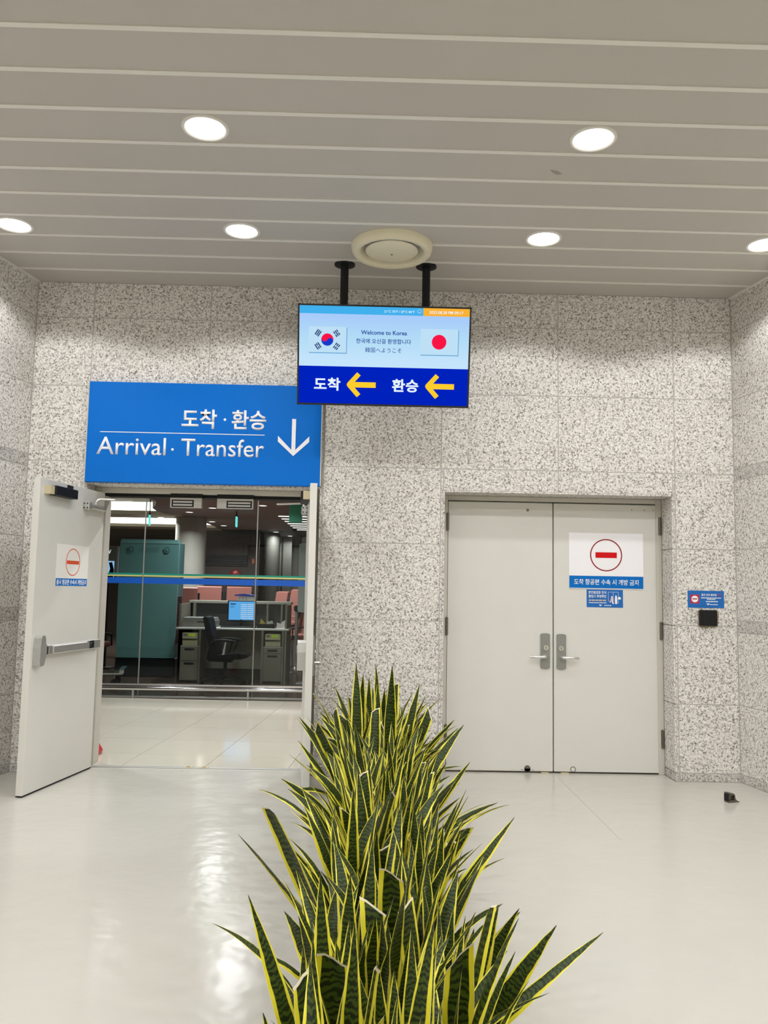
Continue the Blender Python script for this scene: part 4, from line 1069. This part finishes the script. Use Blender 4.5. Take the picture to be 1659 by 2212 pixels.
kb = thing('keyboard', 'black keyboard in front of the monitor', 'keyboard', (-2.12, 13.28, .871))
MB().box(-.27, .25, -.08, .08, 0, .022, .005).build('case', M['black'], kb)
for r_ in range(4):
    for c in range(16): MB().box(-.255+c*.031, -.229+c*.031, -.068+r_*.034, -.040+r_*.034, .022, .028).build('key', M['mesh'], kb)
o = thing('computer_mouse', 'black computer mouse beside the keyboard', 'mouse', (-1.838, 13.26, .870)); MB().lathe([(0, .032), (.02, .028), (.03, .012), (.031, 0)], 18).xform(Matrix.Diagonal((1, 1.5, 1, 1))).build('shell', M['black'], o, True); MB().box(-.002, .002, -.04, -.02, .024, .032).build('wheel', M['devgrey'], o)
o = thing('paper_tray', 'black paper tray with leaflets on the desk', 'tray', (-1.67, 13.34, .870))
b = MB().box(-.13, .15, -.12, .12, 0, .008); b.box(-.13, .15, -.12, -.112, 0, .07); b.box(-.13, -.122, -.12, .12, 0, .07); b.box(.142, .15, -.12, .12, 0, .07); b.build('tray', M['black'], o)
MB().prism([(-.10, .06), (.0, .07), (-.08, .15)], -.02, -.015).build('leaflet', M['yellow'], o); MB().prism([(0, .06), (.12, .07), (.10, .12), (.02, .10)], .03, .035).build('leaflet', M['paper'], o)
o = thing('folded_leaflet', 'white folded leaflet leaning at the end of the desk', 'leaflet', (-1.397, 13.42, .870)); MB().prism([(-.07, 0), (.04, 0), (.05, .14), (-.02, .10)], 0, .004).build('sheet', M['paper'], o); MB().prism([(-.10, 0), (-.05, 0), (-.03, .07), (-.10, .09)], -.05, -.046).build('cover', M['pink'], o)
o = thing('card_holder', 'card holder with a blue tray on the counter top', 'card holder', (-2.09, 13.96, 1.291))
MB().box(-.14, .14, -.08, .08, 0, .075, .004).build('box', M['paper'], o); MB().prism([(-.19, .085), (.14, .078), (.17, .095), (-.02, .125), (-.19, .105)], -.1, .1).build('blue_tray', M['bookblue'], o)
for k in range(5): MB().box(-.12+k*.03, -.105+k*.03, -.083, -.080, .01, .06).build('card', M['pink'] if k % 2 else M['board'], o)

# ------------------------------------------------------------------ office chair
oc = thing('office_chair', 'black mesh office chair with a white tag at the gate desk', 'office chair', (-2.20, 12.72, 0), (0, 0, 0))
MB().prism([(-.20, .42), (.28, .43), (.36, .455), (.37, .47), (.34, .505), (.20, .515), (-.16, .475), (-.22, .45)], -.24, .24).build('seat', M['mesh'], oc, True)
MB().prism([(-.33, 1.05), (-.30, 1.07), (-.25, 1.05), (-.18, .80), (-.10, .58), (-.08, .44), (-.15, .40), (-.26, .42), (-.22, .60), (-.27, .80)], -.22, .22).build('backrest', M['mesh'], oc, True)
MB().prism([(-.24, .38), (.10, .37), (.12, .41), (-.10, .42), (-.28, .44)], -.10, .10).build('mechanism', M['black'], oc)
for s in (-1, 1):
    a = MB().tube([(-.20, s*.26, .66), (-.12, s*.27, .705), (.02, s*.27, .715), (.16, s*.27, .70), (.18, s*.27, .685)], .020, 8).build('armrest', M['black'], oc, True)
    MB().tube([(.15, s*.27, .70), (.10, s*.265, .56), (.05, s*.25, .46)], .016, 8).build('arm_support', M['black'], a, True)
MB().cyl((0, 0, .12), (0, 0, .40), .028, seg=16).build('gas_lift', M['black'], oc, True)
for k in range(5):
    an = math.radians(90 + 72*k + 20); c, s = math.cos(an), math.sin(an)
    lg = MB().tube([(0, 0, .14), (c*.15, s*.15, .13), (c*.33, s*.33, .085)], [.034, .028, .018], 8).build('base_leg', M['black'], oc, True)
    w_ = MB()
    for q in (-.014, .014): w_.cyl((c*.35 - s*(q-.008), s*.35 + c*(q-.008), .032), (c*.35 - s*(q+.008), s*.35 + c*(q+.008), .032), .031, seg=14)
    w_.cyl((c*.34, s*.34, .04), (c*.34, s*.34, .09), .010); w_.build('caster', M['black'], lg)
MB().prism([(-.005, .50), (.03, .50), (.055, .69), (.035, .69)], -.292, -.289).build('white_tag', M['paper'], oc)

# ------------------------------------------------------------------ waiting seats
def waiting_seat(x, y, rz, lab, top=1.50):
    o = thing('waiting_seat', lab, 'seat', (x, y, 0), (0, 0, rz), group='pink waiting seats in the lounge')
    s = top/1.5
    bk = MB().prism([(.30*s, .55*s), (.36*s, .55*s), (.52*s, 1.46*s), (.48*s, 1.50*s), (.42*s, 1.48*s), (.36*s, 1.0*s)], -.27, .27, 'x').build('backrest', M['seatpink'], o)
    for k in range(6): MB().box(-.265, .265, (.345+.018*k)*s-.018, (.345+.018*k)*s+.01, (.80+.11*k)*s-.045, (.80+.11*k)*s+.045, .014).build('back_rib', M['seatpink'], bk)
    MB().box(-.27, .27, -.20, .34, .50*s, .60*s, .03, 2).build('seat_cushion', M['seatpink'], o)
    for q in (-1, 1): MB().tube([(q*.295, -.16, .52*s), (q*.295, -.16, .72*s), (q*.295, .22, .76*s), (q*.295, .44*s, 1.38*s)], .022, 8).build('side_frame', M['black'], o, True)
    MB().box(-.30, .30, .05, .13, .40*s, .49*s).build('beam', M['steel'], o)
    for q in (-.2, .2): MB().cyl((q, .09, 0), (q, .09, .42*s), .028).build('leg', M['steel'], o)
    return o
waiting_seat(-3.68, 16.3, .25, 'pink waiting seat between the teal kiosk and the column')
for x in (-3.48, -2.83): waiting_seat(x, 17.6 + (x+3.48)*.12, .12, 'pink waiting seat behind the gate counter in front of the dark wall', 1.53)
waiting_seat(-1.47, 16.0, -1.0, 'large pink waiting seat beside the barrier posts', 1.56)
for x, y, h_ in ((-1.83, 16.56, 1.50), (-2.19, 17.12, 1.45)): waiting_seat(x, y, -1.0, 'pink waiting seat in the slanting row behind the counter end', h_)
for x, y, l in ((-4.75, 14.1, 'pink waiting seat left of the teal kiosk behind the luggage cart'), (-4.75, 17.3, 'pink waiting seat under the advertising screens')): waiting_seat(x, y, .9, l, 1.38)

# ------------------------------------------------------------------ barrier posts, board, screens, cart
for (x, y, l, hh) in ((-1.34, 15.3, 'chrome barrier post nearer the white board', 1.20), (-1.47, 14.85, 'chrome barrier post nearer the gate desk', 1.12)):
    o = thing('barrier_post', l, 'barrier post', (x, y, 0))
    MB().lathe([(0, 0), (.17, 0), (.17, .012), (.05, .045), (.033, .06)], 28).build('base', M['chrome'], o, True)
    MB().cyl((0, 0, .03), (0, 0, hh-.1), .033, seg=20).build('pole', M['steel'], o, True)
    MB().cyl((0, 0, hh-.11), (0, 0, hh), .045, seg=20).build('belt_head', M['black'], o, True)
    MB().box(-.055, .055, -.052, -.03, hh-.09, hh-.02).build('belt_clip', M['black'], o)
o = thing('info_board', 'tall pale rounded information board at the edge of the doorway', 'board', (-.93, 13.1, 0))
def rrect(x0, x1, z0, z1, r, n=5):
    P = []
    for cx, cz, a0 in ((x1-r, z1-r, 0), (x0+r, z1-r, 90), (x0+r, z0+r, 180), (x1-r, z0+r, 270)):
        for k in range(n+1): a_ = math.radians(a0 + 90*k/n); P.append((cx + r*math.cos(a_), cz + r*math.sin(a_)))
    return P
MB().prism(rrect(-.21, .30, 1.14, 2.255, .04), 0, .03).build('panel', M['board'], o)
MB().prism(rrect(-.175, .36, 1.25, 2.36, .04), .06, .08).build('rear_panel', M['devgrey'], o)
for s in (-.08, .2): MB().cyl((s, .045, 0), (s, .045, 1.3), .02).build('post', M['steel'], o)
MB().box(-.2, .3, -.1, .2, 0, .03, .005).build('foot', M['steel'], o)
MB().box(-.20+.10, .29, -.002, 0, 1.95, 2.20).build('blue_print', M['signblue'], o)
o = thing('luggage_cart', 'silver luggage cart behind the open door leaf', 'luggage cart', (-4.05, 12.55, 0), (0, 0, .2))
MB().tube([(-.30, -.2, .20), (-.12, -.2, .62), (-.05, -.2, 1.02), (-.12, -.2, 1.10), (-.25, -.2, 1.12)], .020, 8).build('handle_frame', M['black'], o, True)
MB().tube([(-.30, .2, .20), (-.12, .2, .62), (-.05, .2, 1.02), (-.12, .2, 1.10), (-.25, .2, 1.12)], .020, 8).build('handle_frame', M['black'], o, True)
MB().box(-.34, -.10, -.2, .2, .45, .98, .01).build('basket', M['board'], o)
for k in range(5): MB().box(-.30, .34, -.22+k*.1, -.18+k*.1, .18, .21, .005).build('deck_bar', M['chrome'], o)
MB().box(.28, .36, -.24, .24, .20, .27, .006).build('front_rail', M['chrome'], o)
for x in (-.25, .22):
    for s in (-.2, .2): MB().cyl((x, s-.015, .06), (x, s+.015, .06), .06, seg=18).build('wheel', M['black'], o); MB().cyl((x, s, .06), (x, s, .19), .012).build('wheel_fork', M['chrome'], o)
o = thing('advert_screen', 'lit advertising screen with dark housing left of the teal kiosk', 'screen', (-4.80, 15.0, 0))
MB().box(-.25, .16, 0, .1, 1.55, 2.24, .02).build('housing', M['devgrey'], o)
MB().box(-.24, .10, -.004, 0, 1.64, 1.96).build('picture', emis('ad_blue', rgb(150, 196, 244), 1.0), o)
MB().prism([(-.02, 1.64), (.09, 1.64), (.10, 1.80), (.06, 1.94), (.0, 1.93), (.03, 1.82)], -.007, -.004).build('dark_figure', M['black'], o)
text('HDTV', .22, .075, -.08, 2.13, -.003, emis('ad_white', rgb(236, 244, 255), 1.0), 'lettering', o, .02)
MB().box(-.09, .01, .02, .08, 0, 1.56).build('post', M['black'], o); MB().box(-.22, .14, -.1, .2, 0, .03, .005).build('foot', M['black'], o)
o = thing('advert_lightbox', 'narrow sky-blue light panel beside the teal kiosk', 'light panel', (-4.585, 15.4, 0))
MB().box(-.07, .10, 0, .05, 1.55, 2.20).build('glow_face', emis('panel_blue', rgb(110, 168, 238), 1.0), o); MB().box(-.075, .105, .01, .06, 0, 1.55).build('plinth', M['devgrey'], o)
